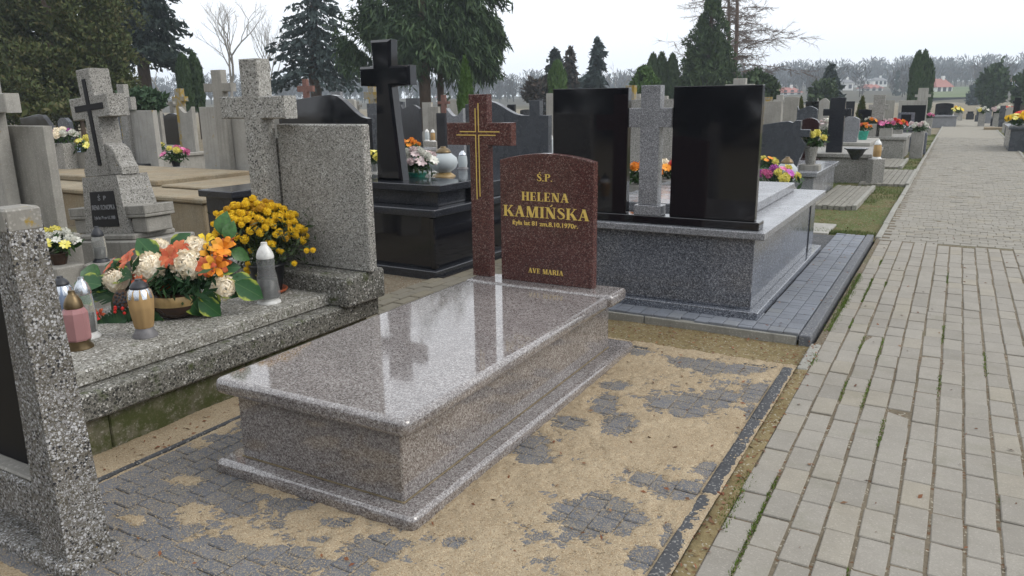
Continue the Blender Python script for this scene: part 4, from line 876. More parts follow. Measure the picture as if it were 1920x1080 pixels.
def lamp(label, loc, h, w, style, gm, capm, basem, band=None, group=None):
    """grave lamp: flared foot, glass body, domed lid; h height, w width"""
    r = empty('grave_lamp', loc, rnd.uniform(0, 6), label, 'lamp', group); n = 8 if style == 'oct' else 20; P_ = LP[style]; z0 = P_[0][1]; z1 = P_[-1][1]; rt = P_[-1][0]
    fl = (lambda a, q: .035*math.cos(a*10)) if style in ('vase', 'wavy') else None
    MB().lathe([(.52*w, 0), (.52*w, .025*h), (.40*w, .1*h*(z0/.15)), (P_[0][0]*w, z0*h)], 20).build('foot', M[basem], r)
    MB().lathe([(a*w, b*h+.0004) for a, b in P_], n*(2 if fl else 1), flute=fl, cap=False).build('glass', M[gm], r)
    if style == 'oct': r.children[-1].data.polygons.foreach_set('use_smooth', [False]*len(r.children[-1].data.polygons))
    MB().lathe([(P_[0][0]*w*.75, z0*h+.002), (P_[0][0]*w*.8, (z0+.3)*h), (.01*w, (z0+.32)*h)], 12).build('candle', M['wcap'], r)
    if band: MB().lathe([(P_[-3][0]*w*1.015, P_[-3][1]*h), (P_[-2][0]*w*1.03, P_[-2][1]*h), (rt*w*1.04, z1*h)], 20, cap=False).build('band', M[band], r)
    c = MB().lathe([(rt*w*1.06, z1*h+.001), (rt*w*1.08, z1*h+.03*h), (rt*w*1.0, z1*h+.3*(1-z1)*h), (rt*w*.8, z1*h+.55*(1-z1)*h), (rt*w*.5, z1*h+.76*(1-z1)*h), (rt*w*.4, z1*h+.8*(1-z1)*h), (rt*w*.38, h)], 16).build('lid', M[capm], r)
    return r
ZS = .3625
def on(px, py, z=ZS): p = G(px, py, z); return (p.x, p.y, z)
lamp('amber glass grave lamp with black dome lid in front of the flower bowl', on(273, 630), .285, .112, 'vase', 'g_amber', 'dcap', 'pewter', 'silverm')
lamp('pink octagonal glass grave lamp with brass lid and foot', on(150, 652), .275, .115, 'oct', 'g_pink', 'brass', 'brass')
lamp('tall clear wavy glass grave lamp with white lid before the yellow chrysanthemums', on(505, 567), .345, .125, 'wavy', 'g_clear', 'wcap', 'wcap')
lamp('clear grave lamp with silver lid behind the pink lamp', on(168, 632), .3, .1, 'tall', 'g_clear', 'silverm', 'wcap')
lamp('silver-blue grave lamp with dark lid half hidden by the pebbly post', on(128, 620), .28, .1, 'vase', 'g_blue', 'dcap', 'pewter', 'silverm')
lamp('clear grave lamp with black lid before the leaning cross pedestal', on(190, 490, .3), .27, .115, 'tall', 'g_clear', 'dcap', 'dcap')

# big arrangement in the brown bowl
b0 = Vector(on(335, 592)); FA = empty('flower_arrangement', b0, 0, 'artificial arrangement of cream chrysanthemums, orange daisies and leaves in brown bowl', 'flowers')
bw = MB().lathe([(.06, 0), (.1, .02), (.125, .06), (.13, .1), (.12, .125), (.1, .13)], 28).build('bowl', M['brown'], FA)
MB().lathe([(.128, .075), (.1325, .1), (.123, .127)], 48, flute=lambda a, q: .012*(q == 1), cap=False).build('gilt_rim', M['tan'], bw)
D0 = DEP(b0)
def fl(px, py, dd): return AT(px, py, D0+dd)-b0
for (px, py, dd, r_, dx) in ((282, 503, -.1, .088, (.15, -.8, .5)), (351, 498, -.1, .086, (.5, -.75, .45)), (222, 528, -.02, .078, (-.3, -.7, .5)), (365, 468, .06, .075, (.5, -.3, .8)), (420, 540, -.02, .07, (.9, -.5, .1)), (300, 467, .12, .06, (.1, -.3, 1))):
    link('chrysanthemum', withmat(MUM, PM['cream']), None, FA, fl(px, py, dd), aim(dx), r_)
for (px, py, dd, r_, dx) in ((240, 488, -.14, .066, (-.3, -.7, .6)), (318, 482, -.16, .06, (.1, -.8, .5)), (262, 540, -.17, .066, (0, -.9, .3)), (206, 500, -.05, .055, (-.4, -.6, .6)), (385, 500, -.12, .055, (.5, -.7, .4)), (238, 482, 0, .06, (-.3, -.5, .8)), (298, 480, .02, .055, (0, -.5, .8)), (333, 472, .0, .07, (.2, -.7, .7)), (262, 528, -.06, .065, (0, -.9, .3)), (285, 470, .08, .055, (0, -.3, 1)), (308, 530, -.04, .05, (.3, -.9, .1)), (270, 488, .03, .05, (-.1, -.6, .7))):
    link('daisy', withmat(DAISY, PM['orange']), None, FA, fl(px, py, dd), aim(dx), r_)
for (px, py, dd, r_, dx, m) in ((405, 500, -.1, .065, (.6, -.6, .3), 'lily'), (420, 465, -.04, .06, (.6, -.5, .5), 'amber'), (398, 478, .05, .065, (.5, -.6, .5), 'lily'), (412, 470, .05, .06, (.6, -.4, .6), 'lily'), (385, 455, .08, .055, (.3, -.4, .8), 'yellow'), (415, 495, .03, .055, (.7, -.6, .2), 'orange'), (428, 452, .05, .035, (.5, -.2, .8), 'orange'), (178, 600, -.1, .045, (.2, -.8, .4), 'red'), (187, 592, -.08, .04, (.4, -.8, .4), 'orange')):
    link('lily', withmat(LILY, PM[m]), None, FA, fl(px, py, dd), aim(dx), r_)
rl = random.Random(11)
def leafobj(px, py, dd, ang, tilt, s, mesh=LEAF, m='leafv'):
    # lies roughly facing the viewer side; ang turns it in the picture plane
    f = (CR*math.cos(ang)+Vector((0, 0, 1))*math.sin(ang)).normalized(); nrm = (Vector((.55, -.75, .25))+Vector((rl.gauss(0, .15), rl.gauss(0, .15), tilt))).normalized()
    xx = f.cross(nrm).normalized(); nn = xx.cross(f); mt = Matrix((xx, f, nn)).transposed().to_euler()
    return link('leaf', withmat(mesh, M[m]), None, FA, fl(px, py, dd), mt, s)
for a in ((190, 535, -.08, 2.9, .5, .16), (175, 560, -.1, 3.1, .5, .15), (440, 530, -.04, -.5, .3, .16), (295, 488, .02, 2.2, .3, .16), (322, 470, .06, .9, .3, .13), (240, 508, -.02, 2.8, .4, .14), (248, 520, -.06, 2.9, .5, .15), (215, 540, -.03, 2.75, .6, .15), (400, 530, -.05, -.4, .4, .15), (385, 540, -.08, -1.3, .2, .14), (352, 555, -.1, -1.1, .2, .13), (372, 560, -.08, -.7, .3, .14), (430, 520, .0, -.3, .4, .14), (340, 540, -.08, -.9, .2, .1), (205, 555, -.03, 3.0, .5, .13), (310, 545, -.06, -1.5, .1, .09), (200, 605, -.12, -.3, .8, .12), (278, 500, .1, 1.6, .2, .1), (330, 500, .0, 1.2, .2, .1), (296, 590, -.1, -1.6, .1, .08), (350, 520, .0, .2, .3, .1), (405, 505, .02, .2, .3, .12), (232, 560, -.04, -2.6, .4, .12)): leafobj(*a)
for a in ((415, 440, .03, 1.4, .1, .12), (425, 450, .02, 1.2, .1, .1), (432, 470, .02, -.35, .3, .1), (190, 520, .02, 2.7, .5, .14), (195, 545, .0, 3.0, .6, .15)): leafobj(*a, LEAF2, 'leafg')
def frond(px, py, dd, ang, L_):
    q = fl(px, py, dd); f = (CR*math.cos(ang)+Vector((0, 0, 1))*math.sin(ang)); mb = MB(); nn = Vector((.5, -.7, .5)).normalized(); s = f.cross(nn).normalized()
    for k in range(11):
        t = k/11; p = f*(t*L_); l = L_*.42*(1-t*.75)
        for sg in (-1, 1):
            e = p+(s*sg+f*.55).normalized()*l+nn*.01; w_ = f*.011; mb.add([p-w_, p+w_, e+w_*.3, e-w_*.3], [(0, 1, 2, 3)])
    mb.build('frond', M['fern'], FA, loc=q)
for a in ((245, 585, -.1, -2.7, .2), (235, 600, -.12, -2.9, .2), (255, 590, -.1, -2.2, .16), (215, 560, -.04, 2.6, .16), (230, 610, -.12, 3.0, .17), (290, 575, -.1, -2.0, .12)): frond(*a)
sp_ = MB().lathe([(.01, -.02), (.04, -.012), (.052, .0), (.05, .006), (.0, .01)], 16); pod = sp_.build('seed_pod', plain('seed_pod', (.1, .05, .025), .7), FA, loc=fl(228, 562, -.1), rot=aim((.3, -.8, .3)))
hm = MB().lathe([(.0085, 0), (.0085, .0012), (.004, .0014)], 6).mesh('pod_hole'); hm.materials.append(M['dcap'])
for k in range(16):
    rr = .042*math.sqrt((k+.5)/16); link('pod_hole', hm, None, pod, (rr*math.cos(k*2.4), rr*math.sin(k*2.4), .009))
bm_ = MB().lathe([(.002, -.008), (.008, -.003), (.008, .003), (.002, .008)], 8).mesh('berry'); bm_.materials.append(PM['red'])
for k in range(7): link('berry', bm_, None, FA, fl(224+rl.uniform(-10, 10), 583+rl.uniform(-8, 8), -.13))
foliage(FA, 900, (.26, .2, .13), M['fern'], 4, .035, 'foliage', (-.02, .03, .2))

# yellow chrysanthemum bush
c0 = Vector(on(505, 548)); CB = empty('chrysanthemum_pot', c0, 0, 'bush of small yellow chrysanthemums in a dark pot on the terrazzo tomb', 'flowers')
pt_ = MB().lathe([(.075, .012), (.1, .16), (.108, .165), (.108, .18), (.095, .178)], 24).build('pot', M['potblk'], CB)
MB().lathe([(.08, 0), (.105, .012), (.108, .026), (.1, .024), (.09, .013)], 24).build('saucer', M['terracotta'], CB)
dC = DEP(c0); ym = [withmat(POM, PM['yellow']), withmat(POM, PM['wilt'])]; ry = random.Random(5)
ctr = AT(487, 425, dC)-c0
for k in range(175):
    a = k*2.39996; rr = math.sqrt((k+.5)/175); hx = .27*rr*math.cos(a); hy = .2*rr*math.sin(a); hz = .12*(1-rr**2)*1.0+ry.uniform(-.035, .03)-.06*max(0, rr-.75)*4+(.02 if hx < 0 else 0)
    p = ctr+Vector((hx*.86+hy*.4, hx*.5-hy*.85, hz+.0)); d = Vector((hx, hy, .3))
    d = Vector((p-ctr))+Vector((0, 0, .12))
    link('flower_head', ym[0] if ry.random() < .8 else ym[1], None, CB, p, aim(d), ry.uniform(.021, .029))
for (px, py) in ((405, 400), (410, 410), (400, 420), (412, 425), (470, 470), (490, 478), (500, 455), (523, 470), (545, 430), (575, 470), (587, 469), (552, 494), (465, 495), (464, 512), (462, 505), (483, 515), (528, 472), (560, 425)):
    link('flower_head', ym[0], None, CB, AT(px, py, dC-.1)-c0, aim((.3, -.6, .5)), .018)
foliage(CB, 2600, (.3, .22, .17), leaf_mat('mum_foliage', [(.02, .035, .012), (.035, .06, .02), (.06, .09, .03)]), 8, .02, 'foliage', (ctr.x, ctr.y, ctr.z-.07))
st_ = MB()
for k in range(22):
    a = ry.uniform(0, 6.28); e = ctr+Vector((.2*math.cos(a)*ry.random(), .2*math.sin(a)*ry.random(), -.02)); st_.tube([(.02*math.cos(a), .02*math.sin(a), .16), (Vector((0, 0, .16))+e)*.5+Vector((.03*math.cos(a), .03*math.sin(a), 0)), e], [.004, .003, .002], 4)
o = st_.build('stems', M['stem'], CB); o['kind'] = 'stuff'

def bouquet(label, loc, size, cols, n, seed, pot=None, flat=.6, bl=None, green='foliage', lean=0):
    r = empty('flower_bouquet', loc, 0, label, 'flowers'); q = random.Random(seed); z0 = .0
    if pot: z0 = pot[1]; MB().lathe([(pot[0]*.7, 0), (pot[0], z0*.9), (pot[0]*1.05, z0), (pot[0]*.9, z0*.98)], 16).build('pot', M[pot[2]], r)
    for k in range(n):
        a = k*2.39996; rr = math.sqrt((k+.5)/n); p = Vector((size*rr*math.cos(a), size*.8*rr*math.sin(a), z0+size*flat*(1.0-.7*rr*rr)+q.uniform(-.1, .1)*size+size*.3)); c = cols[k % len(cols)] if q.random() < .7 else q.choice(cols)
        me = q.choice([POM, POM, DAISY]) if bl is None else bl
        link('bloom', withmat(me, PM[c]), None, r, p, aim(p+Vector((.1, -.4*size, .1))), size*q.uniform(.2, .3)*(1 if n > 8 else 1.25))
    foliage(r, 160, (size, size*.8, size*.5), M[green], seed, size*.22, 'foliage', (0, 0, z0+size*.35)); return r
bouquet('white and yellow artificial bouquet half hidden behind the pebbly post', on(112, 495, .3), .17, ['white', 'lemon', 'white'], 14, 1, (.07, .09, 'brown'))
bouquet('cream and pink bouquet behind the far-left concrete headstone', G(120, 268, .9), .22, ['cream', 'white', 'cream', 'white', 'purple'], 12, 2)
bouquet('lime green and yellow bouquet behind the leaning cross', G(163, 285, .75), .22, ['lemon', 'white'], 7, 22, None)
bouquet('pink and lime bouquet standing at the edge of the concrete grave slabs', G(331, 312, .45), .24, ['pink', 'pink', 'lemon'], 9, 3, (.08, .1, 'potblk'))
bouquet('yellow and white small bouquet beside the wide concrete headstone', G(292, 285, .6), .2, ['lemon', 'white', 'pinkw'], 7, 4)
zt = .767
bouquet('orange carnation bunch on the black tomb behind the black cross', G(770, 300, .75), .14, ['amber', 'lily'], 12, 5, (.07, .12, 'g_white'))
bouquet('pale pink chrysanthemums in teal foil beside the black cross', G(783, 333, .75), .2, ['pinkw', 'white'], 26, 6, (.1, .05, 'teal'), .7)
bouquet('yellow flowers showing between terrazzo panel and black cross', G(700, 322, .75), .13, ['lemon'], 6, 7, (.06, .1, 'g_clear'))
lamp('round white lattice grave lamp with golden foot on the black tomb', (*G(833, 331, .72).xy, .7202), .3, .22, 'ball', 'g_white', 'brass', 'tan')
lamp('white teapot-shaped grave lamp beside the lattice lamp', (*G(806, 322, .74).xy, .7202), .24, .2, 'ball', 'g_white', 'brass', 'wcap')
lamp('tall grave lamp with dark metal ribs right of the lattice lamp', (*G(868, 316, .72).xy, .7202), .2, .12, 'tall', 'g_white', 'silverm', 'pewter')
lamp('slim white and pink grave lamp left of the left black panel', (*G(1031, 292, .6).xy, .55), .42, .13, 'tall', 'g_white', 'wcap', 'wcap')
bouquet('orange roses glimpsed left of the grey cross between the panels', G(1193, 345, .7), .2, ['amber', 'orange', 'amber'], 9, 8)
bouquet('dark red and cream flowers glimpsed right of the grey cross', G(1252, 335, .7), .16, ['red', 'cream', 'amber'], 8, 9)
bouquet('pink and purple bouquet on the low grey slab beside the slate headstone', G(1458, 352, .45), .24, ['pink', 'purple', 'lemon', 'pink'], 12, 10)
lamp('white ribbed grave lamp with grey lid beside the pink bouquet', (*G(1473, 345, .45).xy, .42), .35, .2, 'ball', 'g_white', 'brass', 'wcap')
bouquet('yellow lilies in a pot on the light tomb beside the slate headstone', G(1519, 308, .5), .22, ['lemon', 'yellow'], 7, 11, (.09, .25, 'terr_far'))
bouquet('orange and yellow flowers right behind the black panel edge', G(1436, 330, .5), .14, ['lily', 'lemon'], 6, 12, (.06, .1, 'teal'))
bouquet('white chrysanthemum tree bouquet in front of the black cross', G(1546, 272, .5), 0.172, ['white', 'pinkw'], 14, 13, (.1, .2, 'pewter'), 1.6)
bouquet('orange-brown potted flowers between light headstone and terrazzo cross', G(1617, 262, .5), 0.172, ['amber', 'orange'], 12, 14, (.12, .2, 'teal'))
bouquet('red carnations on the speckled terrazzo tomb by the path', G(1681, 243, .6), 0.251, ['red', 'red', 'amber'], 14, 15)
bouquet('white chrysanthemum ball flowers at the corner of the grey tomb by the path', G(1722, 247, .6), 0.238, ['pinkw', 'white'], 9, 16)
bouquet('pink flowers between terrazzo cross and black plate', G(1662, 240, .7), 0.198, ['pink', 'pinkw'], 8, 17)
bouquet('small pink bunch left of the terrazzo cross', G(1633, 232, .8), 0.145, ['pinkw', 'white', 'amber'], 7, 18)
bouquet('pink flowers right of the big framed board', G(1741, 222, .6), 0.198, ['pink', 'pinkw'], 7, 19)
bouquet('yellow chrysanthemum mound on the dark tomb at the right edge', Vector((ONY(1912, 225, 24.7).x, 24.7, .621)), 0.330, ['yellow', 'lemon'], 14, 20)
bouquet('red heather mound at the right edge beyond the path', Vector((ONY(1930, 215, 26).x, 26, .621)), 0.4, ['red', 'orange'], 10, 21)
for k, (px, py, c, lb) in enumerate(((1795, 212, ['lemon', 'yellow'], 'yellow flower mound left of the path end'), (1770, 208, ['amber'], 'orange bunch near the reclining black headstone'), (1842, 212, ['white', 'lemon'], 'white and yellow flowers at path end under the tree'), (1870, 212, ['white', 'pinkw'], 'white flowers right of the path end'), (1888, 209, ['cream', 'red'], 'cream and red flowers right of the path end'), (790, 212, ['amber', 'lemon', 'white'], 'orange and yellow wreath before the conifer trunk'))):
    bouquet(lb, G(px, py, .6), .28, c, 8, 40+k)
for k, (px, py, gm, lb) in enumerate(((136, 290, 'g_clear', 'clear lamp behind the far-left concrete headstone'), (148, 292, 'g_blue', 'blue glass lamp behind the leaning cross'), (1693, 248, 'g_white', 'white lamp before the red carnations'), (1706, 246, 'g_white', 'white lamp right of the red carnations'), (1560, 288, 'g_white', 'white lamp at the foot of the black cross by the path'), (1644, 294, 'g_amber', 'amber lamp at the front of the terrazzo cross tomb'), (801, 262, 'g_white', 'white lamp in the row behind the orange carnations'), (812, 263, 'g_amber', 'amber lamp in the row behind the orange carnations'))):
    p = G(px, py, .45); lamp(lb, (p.x, p.y, .42), .32, .15, 'tall', gm, 'wcap', 'wcap')
uv = MB().lathe([(.06, 0), (.08, .04), (.15, .16), (.19, .18), (.19, .19), (.15, .18)], 20).build('stone_bowl', M['anthracite'], None, loc=(*G(1604, 296, .45).xy, .42)); tag(uv, 'dark wide stone bowl on the tomb with the black cross', 'bowl')
# ---------------------------------------------------------------- trees
def bark(name, c):
    t = NT(name, .9, .2); v = t.obj(); mp = t.n('Mapping', {0: v}); mp.inputs['Scale'].default_value = (1, 1, .25); n1 = t.noise(mp.outputs[0], 14, 6, .7)
    t.col(t.mix(t.mr(n1, .3, .7), tuple(x*.5 for x in c), c)); t.bump(n1, .7, .02); return t.m
M['bark'] = bark('conifer_bark', (.11, .08, .06)); M['bark_lt'] = bark('pale_bark', (.3, .28, .25)); M['bark_rd'] = bark('reddish_bark', (.2, .14, .11)); M['twig'] = plain('twigs', (.16, .13, .11), .9)
def fol(name, a, b, c): return leaf_mat(name, [a, b, c], .7)
M['f_thuja'] = fol('thuja_foliage', (.052, .074, .02), (.084, .106, .032), (.115, .098, .04)); M['f_thujag'] = fol('green_thuja_foliage', (.045, .095, .016), (.07, .14, .026), (.09, .16, .035))
M['f_dark'] = fol('dark_spruce_needles', (.012, .024, .02), (.022, .038, .03), (.035, .05, .036)); M['f_blue'] = fol('blue_spruce_needles', (.03, .048, .045), (.05, .075, .072), (.075, .1, .098)); M['f_yew'] = fol('dark_green_needles', (.028, .054, .022), (.045, .083, .03), (.066, .105, .036))
M['f_mid'] = fol('mid_green_foliage', (.034, .06, .02), (.052, .09, .03), (.075, .11, .04)); M['f_rust'] = fol('rusty_foliage', (.045, .03, .022), (.06, .04, .03), (.03, .04, .025)); M['f_jun'] = fol('juniper_foliage', (.04, .075, .04), (.06, .11, .055), (.08, .13, .07))
def kites(p, d, s, L_, w):
    """kite faces at p along d, half width dir s"""
    return np.stack([p-d*L_*.5, p+s*w*.5, p+d*L_*.5, p-s*w*.5], 1)
def unit(a): return a/(np.linalg.norm(a, axis=1)[:, None]+1e-9)
def crown_shell(rg, n, z0, z1, R, prof, lump=.18, leaf=.2, up=1.2, asp=.42, flat=1.0, seed=0, inner=.45):
    t = rg.rand(n*3); r0 = prof(t); k = rg.rand(n*3) < r0/ max(r0.max(), 1e-6); t = t[k][:n]; n = len(t); r0 = prof(t); a = rg.rand(n)*2*PI
    lm = 1+lump*(2*fbm(a*2.2+seed, t*7+seed*1.7, 1.0, 60+seed % 7, 3)-1)*2; rad = R*r0*lm*(1-inner*rg.rand(n)**1.6)
    p = np.stack([rad*np.cos(a), rad*np.sin(a)*flat, z0+(z1-z0)*t], -1); o = np.stack([np.cos(a), np.sin(a), np.zeros(n)], -1)
    d = o*.6+rg.randn(n, 3)*.55; d[:, 2] += up; d = unit(d); s = unit(np.cross(d, o+rg.randn(n, 3)*.5)); L_ = (leaf*(.6+.8*rg.rand(n)))[:, None]
    return kites(p, d, s, L_, L_*asp)
def crown_spruce(rg, z0, z1, R, levels, nb, droop=.35, leaf=.3, pw=.85, gap=.12, per=26, tipup=.1):
    out = []
    for l in range(levels):
        t = l/levels; zb = z0+(z1-z0)*t; Lb = R*(1-t)**pw*(1+.12*rg.randn())+.08*R*.5
        for b in range(max(4, int(nb*(1-.4*t)))):
            a = rg.rand()*2*PI; L1 = Lb*(.72+.45*rg.rand()); m = max(6, int(per*L1/R)+5); s = rg.rand(m)**.75; zz = zb+rg.randn()*.3*(z1-z0)/levels
            r = L1*s; z = zz-droop*L1*s**1.3+tipup*L1*s**3; ca, sa = math.cos(a), math.sin(a); lat = rg.randn(m)*.13*L1*(.35+s)
            p = np.stack([r*ca-lat*sa, r*sa+lat*ca, z-np.abs(lat)*.35], -1); d = np.stack([np.full(m, ca)*.75, np.full(m, sa)*.75, -.45+.5*rg.randn(m)], -1)+rg.randn(m, 3)*.4; d = unit(d)
            sd = unit(np.cross(d, rg.randn(m, 3))); L_ = (leaf*(.6+.8*rg.rand(m)))[:, None]; out.append(kites(p, d, sd, L_, L_*.4))
    return np.concatenate(out)
def gaps(V, fr, thr, seed):
    c = V.mean(1); n = fbm(c[:, 0]*fr+c[:, 2]*fr*.55, c[:, 2]*fr*1.1+c[:, 1]*fr, 1., 80+seed % 9, 3); return V[n > thr]
def tree(label, px, D, py_top, kind, mat, rpx, n=6000, py_low=None, seed=1, leaf=.25, name='conifer_tree', trunk='bark', tr=None, group=None, dx=0, flat=1.0, **kw):
    """px column of the trunk, D distance, rows of top and lowest foliage, rpx half width in photo pixels"""
    b = AT(px, 200, D); ht = AT(px, py_top, D).z; R = rpx*D/FPX; z0 = AT(px, py_low, D).z if py_low else .05; rg = np.random.RandomState(seed)
    r = empty(name, (b.x, b.y, -.07), rg.rand()*6, label, 'tree', group); trk = tr or R*.09
    MB().tube([(0, 0, -.2), (.02*ht*rg.randn()*.3, 0, ht*.35), (0, .01*ht*rg.randn(), ht*.7), (0, 0, ht*.97)], [trk*1.2, trk, trk*.6, trk*.1], 8).build('trunk', M[trunk], r)
    if kind == 'column': V = crown_shell(rg, n, z0, ht, R, lambda t: np.clip(np.minimum(1, (1-t)*3.4)**.6*np.minimum(1, .8+t), .02, 1), .1, leaf, 2.4, .3, flat, seed, **kw)
    elif kind == 'flame': V = crown_shell(rg, n, z0, ht, R, lambda t: np.clip((1-t)**.75*np.minimum(1, .7+2*t), .02, 1), .1, leaf, 2.0, .34, flat, seed, **kw)
    elif kind == 'bushy': V = crown_shell(rg, n, z0, ht, R, lambda t: np.clip(np.sqrt(np.clip(1-(1.15*t-.15)**2, 0, 1))*np.minimum(1, .7+1.2*t), .03, 1), .26, leaf, .9, .5, flat, seed, **kw)
    elif kind == 'cone': V = crown_shell(rg, n, z0, ht, R, lambda t: np.clip((1-t)**.85+.03, .02, 1), .5, leaf, .9, .4, flat, seed, **kw)
    elif kind == 'spruce': V = crown_spruce(rg, z0, ht, R, **{**dict(levels=24, nb=9, leaf=leaf), **kw})
    quads('crown', gaps(V, 1.6, .36, seed) if kind in ('cone', 'bushy') else V, M[mat], r); return r
def multi(label, px, D, mat, parts, leaf, n, seed, trunk=.25, up=.45, asp=.45, lump=.25, thr=.4, fr=1.3):
    """one tree whose crown is made of several lobes: (px, py_top, py_low, half width px, depth offset)"""
    b = AT(px, 200, D); rg = np.random.RandomState(seed); r = empty('conifer_tree', (b.x, b.y, -.07), 0, label, 'tree'); ht = AT(px, parts[0][1], D).z
    MB().tube([(0, 0, -.2), (0, 0, ht*.4), (0, 0, ht*.9)], [trunk*1.2, trunk, trunk*.3], 8).build('trunk', M['bark'], r); Vs = []
    for (qx, pt, pl, rp, dd) in parts:
        c = AT(qx, (pt+pl)/2, D+dd)-Vector((b.x, b.y, -.07)); R = rp*D/FPX; hz_ = (pl-pt)*.5*D/FPX
        m = int(n*rp*(pl-pt)); t = rg.randn(m, 3); t = unit(t)*(1-.45*rg.rand(m)[:, None]**1.5); lm = 1+lump*(2*fbm(t[:, 0]*4+seed, t[:, 2]*4+t[:, 1]*2.5, 1., 70+seed % 5, 4)-1)*2.4
        p = t*lm[:, None]*np.array([R, R, hz_])+np.array(c); d = t*.7+rg.randn(m, 3)*.55; d[:, 2] += up; d = unit(d); s = unit(np.cross(d, rg.randn(m, 3))); L_ = (leaf*(.5+rg.rand(m)))[:, None]; Vs.append(kites(p, d, s, L_, L_*asp))
    quads('crown', gaps(np.concatenate(Vs), fr, thr, seed), M[mat], r); return r
multi('huge olive-green thuja filling the upper left corner', 120, 26, 'f_thuja', [(120, -160, 120, 95, 0), (60, -60, 205, 75, .6), (165, 20, 215, 75, -.5), (105, 90, 225, 110, -.8), (205, 90, 205, 38, .2), (15, 40, 210, 60, .3), (150, -60, 120, 60, -1), (30, 120, 222, 55, -.5)], .13, 2.3, 3, .3, .5, .5, .4, .44, 1.5)
multi('dark conifer cut off by the left picture edge behind the thuja', -30, 34, 'f_dark', [(-25, -120, 60, 50, 0), (-20, 20, 180, 60, 0), (0, -60, 40, 34, 1)], .25, .8, 4, .3)
tree('dark tall spruce with bare lower trunk left of the bare trees', 279, 40, -240, 'spruce', 'f_dark', 84, py_low=92, seed=5, leaf=.36, tr=.3, levels=36, nb=13, droop=.5, pw=.6, per=70)
tree('left column thuja of the pair before the bare trees', 352, 34, 97, 'column', 'f_yew', 14, 3600, 205, 6, .2, 'thuja')
tree('right column thuja of the pair before the bare trees', 372, 34.5, 96, 'column', 'f_yew', 14, 3600, 205, 7, .2, 'thuja')
tree('narrow dark thuja peeping left of the tall terrazzo cross', 474, 36, 128, 'column', 'f_thujag', 11, 2200, 205, 8, .2, 'thuja')
tree('blue-grey spruce with open branches behind the tall terrazzo cross', 598, 44, -70, 'spruce', 'f_blue', 88, py_low=135, seed=9, leaf=.34, tr=.3, levels=26, nb=9, droop=.42, pw=.62, per=44)
multi('big dark conifer with hanging branches and thick trunk behind the black cross', 798, 34, 'f_yew', [(800, -140, 95, 90, 0), (735, 0, 125, 55, .5), (685, 40, 130, 50, .8), (860, -60, 125, 62, -.4), (905, -40, 115, 40, .3), (800, 40, 140, 80, -.6), (905, 80, 160, 34, .2), (870, 70, 150, 40, -.3), (715, -60, 80, 40, 1), (925, 20, 100, 24, .6), (660, 80, 140, 26, .4), (765, 80, 150, 40, -.5)], .4, 1.15, 11, .24, -.9, .17, .55, .5, 1.2)
multi('second trunked conifer beside the big dark one', 827, 36, 'f_yew', [(838, 40, 150, 24, 0), (850, 20, 150, 36, .6), (820, 100, 150, 22, 0)], .36, 1.1, 12, .16, -.9, .17, .55, .5, 1.2)
tree('bright green slender thuja left of the red granite cross', 874, 22, 103, 'flame', 'f_thujag', 19, 4200, 212, 13, .17, 'thuja')
tree('left dark spruce of the distant group above the left black panel', 1040, 62, 90, 'spruce', 'f_dark', 48, seed=14, leaf=.7, levels=20, nb=9, per=24, tr=.2)
tree('middle dark spruce of the distant group above the left black panel', 1068, 64, 86, 'spruce', 'f_rust', 30, seed=15, leaf=.65, levels=20, nb=8, per=22, tr=.2)
tree('right broad blue spruce of the distant group above the left black panel', 1119, 60, 70, 'spruce', 'f_blue', 44, seed=16, leaf=.7, levels=20, nb=10, per=26, tr=.2)
tree('bright green column thuja before the distant spruces', 1045, 45, 112, 'column', 'f_thujag', 17, 3600, 205, 17, .28, 'thuja')
multi('low rusty bush at the left foot of the distant spruces', 1012, 55, 'f_rust', [(1012, 148, 200, 30, 0), (1040, 155, 200, 26, 0)], .5, 1.2, 18, .15)
tree('rounded green thuja left of the grey cross top', 1208, 40, 122, 'bushy', 'f_thujag', 28, 5200, 205, 19, .25, 'thuja')
for k, (px, pt) in enumerate(((1222, 99), (1238, 97), (1258, 99))): tree(('left', 'middle', 'right')[k]+' dark column thuja of the three behind the rounded green one', px, 52, pt, 'column', 'f_mid', 13, 3600, 205, 20+k, .3, 'thuja', group='three column thujas')
tree('tall pointed green conifer above the right black panel', 1328, 46, -25, 'cone', 'f_mid', 60, 34000, 215, 24, .24, tr=.2)
tree('green conifer shoulder left of the tall pointed one', 1292, 47, 92, 'cone', 'f_mid', 34, 9000, 205, 25, .24)
multi('round green bush right of the tall pointed conifer', 1426, 42, 'f_mid', [(1420, 132, 195, 30, 0), (1440, 145, 195, 20, 0)], .3, 1.3, 26, .1)
for k, (px, pt, w_) in enumerate(((1712, 95, 12), (1724, 93, 11), (1734, 110, 11))): tree(('left', 'middle', 'right')[k]+' dark column thuja of the group beside the path', px, 48+k*.6, pt, 'column', 'f_yew', w_, 3400, 215, 27+k, .28, 'thuja', group='dark column thujas beside the path')
tree('dark conifer behind the black cross by the path', 1553, 66, 118, 'spruce', 'f_dark', 34, seed=31, leaf=.8, levels=18, nb=9, per=26, tr=.2)
multi('green bush at the foot of that dark conifer', 1545, 56, 'f_mid', [(1545, 152, 205, 24, 0)], .42, 1.6, 32, .1)
tree('small pointed golden-green thuja before the light grey headstone', 1616, 21.5, 176, 'flame', 'f_thuja', 13, 2600, 245, 33, .13, 'thuja')
tree('tiny pointed golden-green thuja behind the slate headstone', 1501, 22, 178, 'flame', 'f_thuja', 9, 1800, 225, 34, .12, 'thuja')
multi('dark green round-headed tree at the far end of the path', 1862, 70, 'f_yew', [(1862, 128, 200, 23, 0), (1872, 113, 170, 13, 0), (1848, 135, 175, 13, 0), (1855, 150, 200, 20, 0)], .5, 1.9, 35, .2)
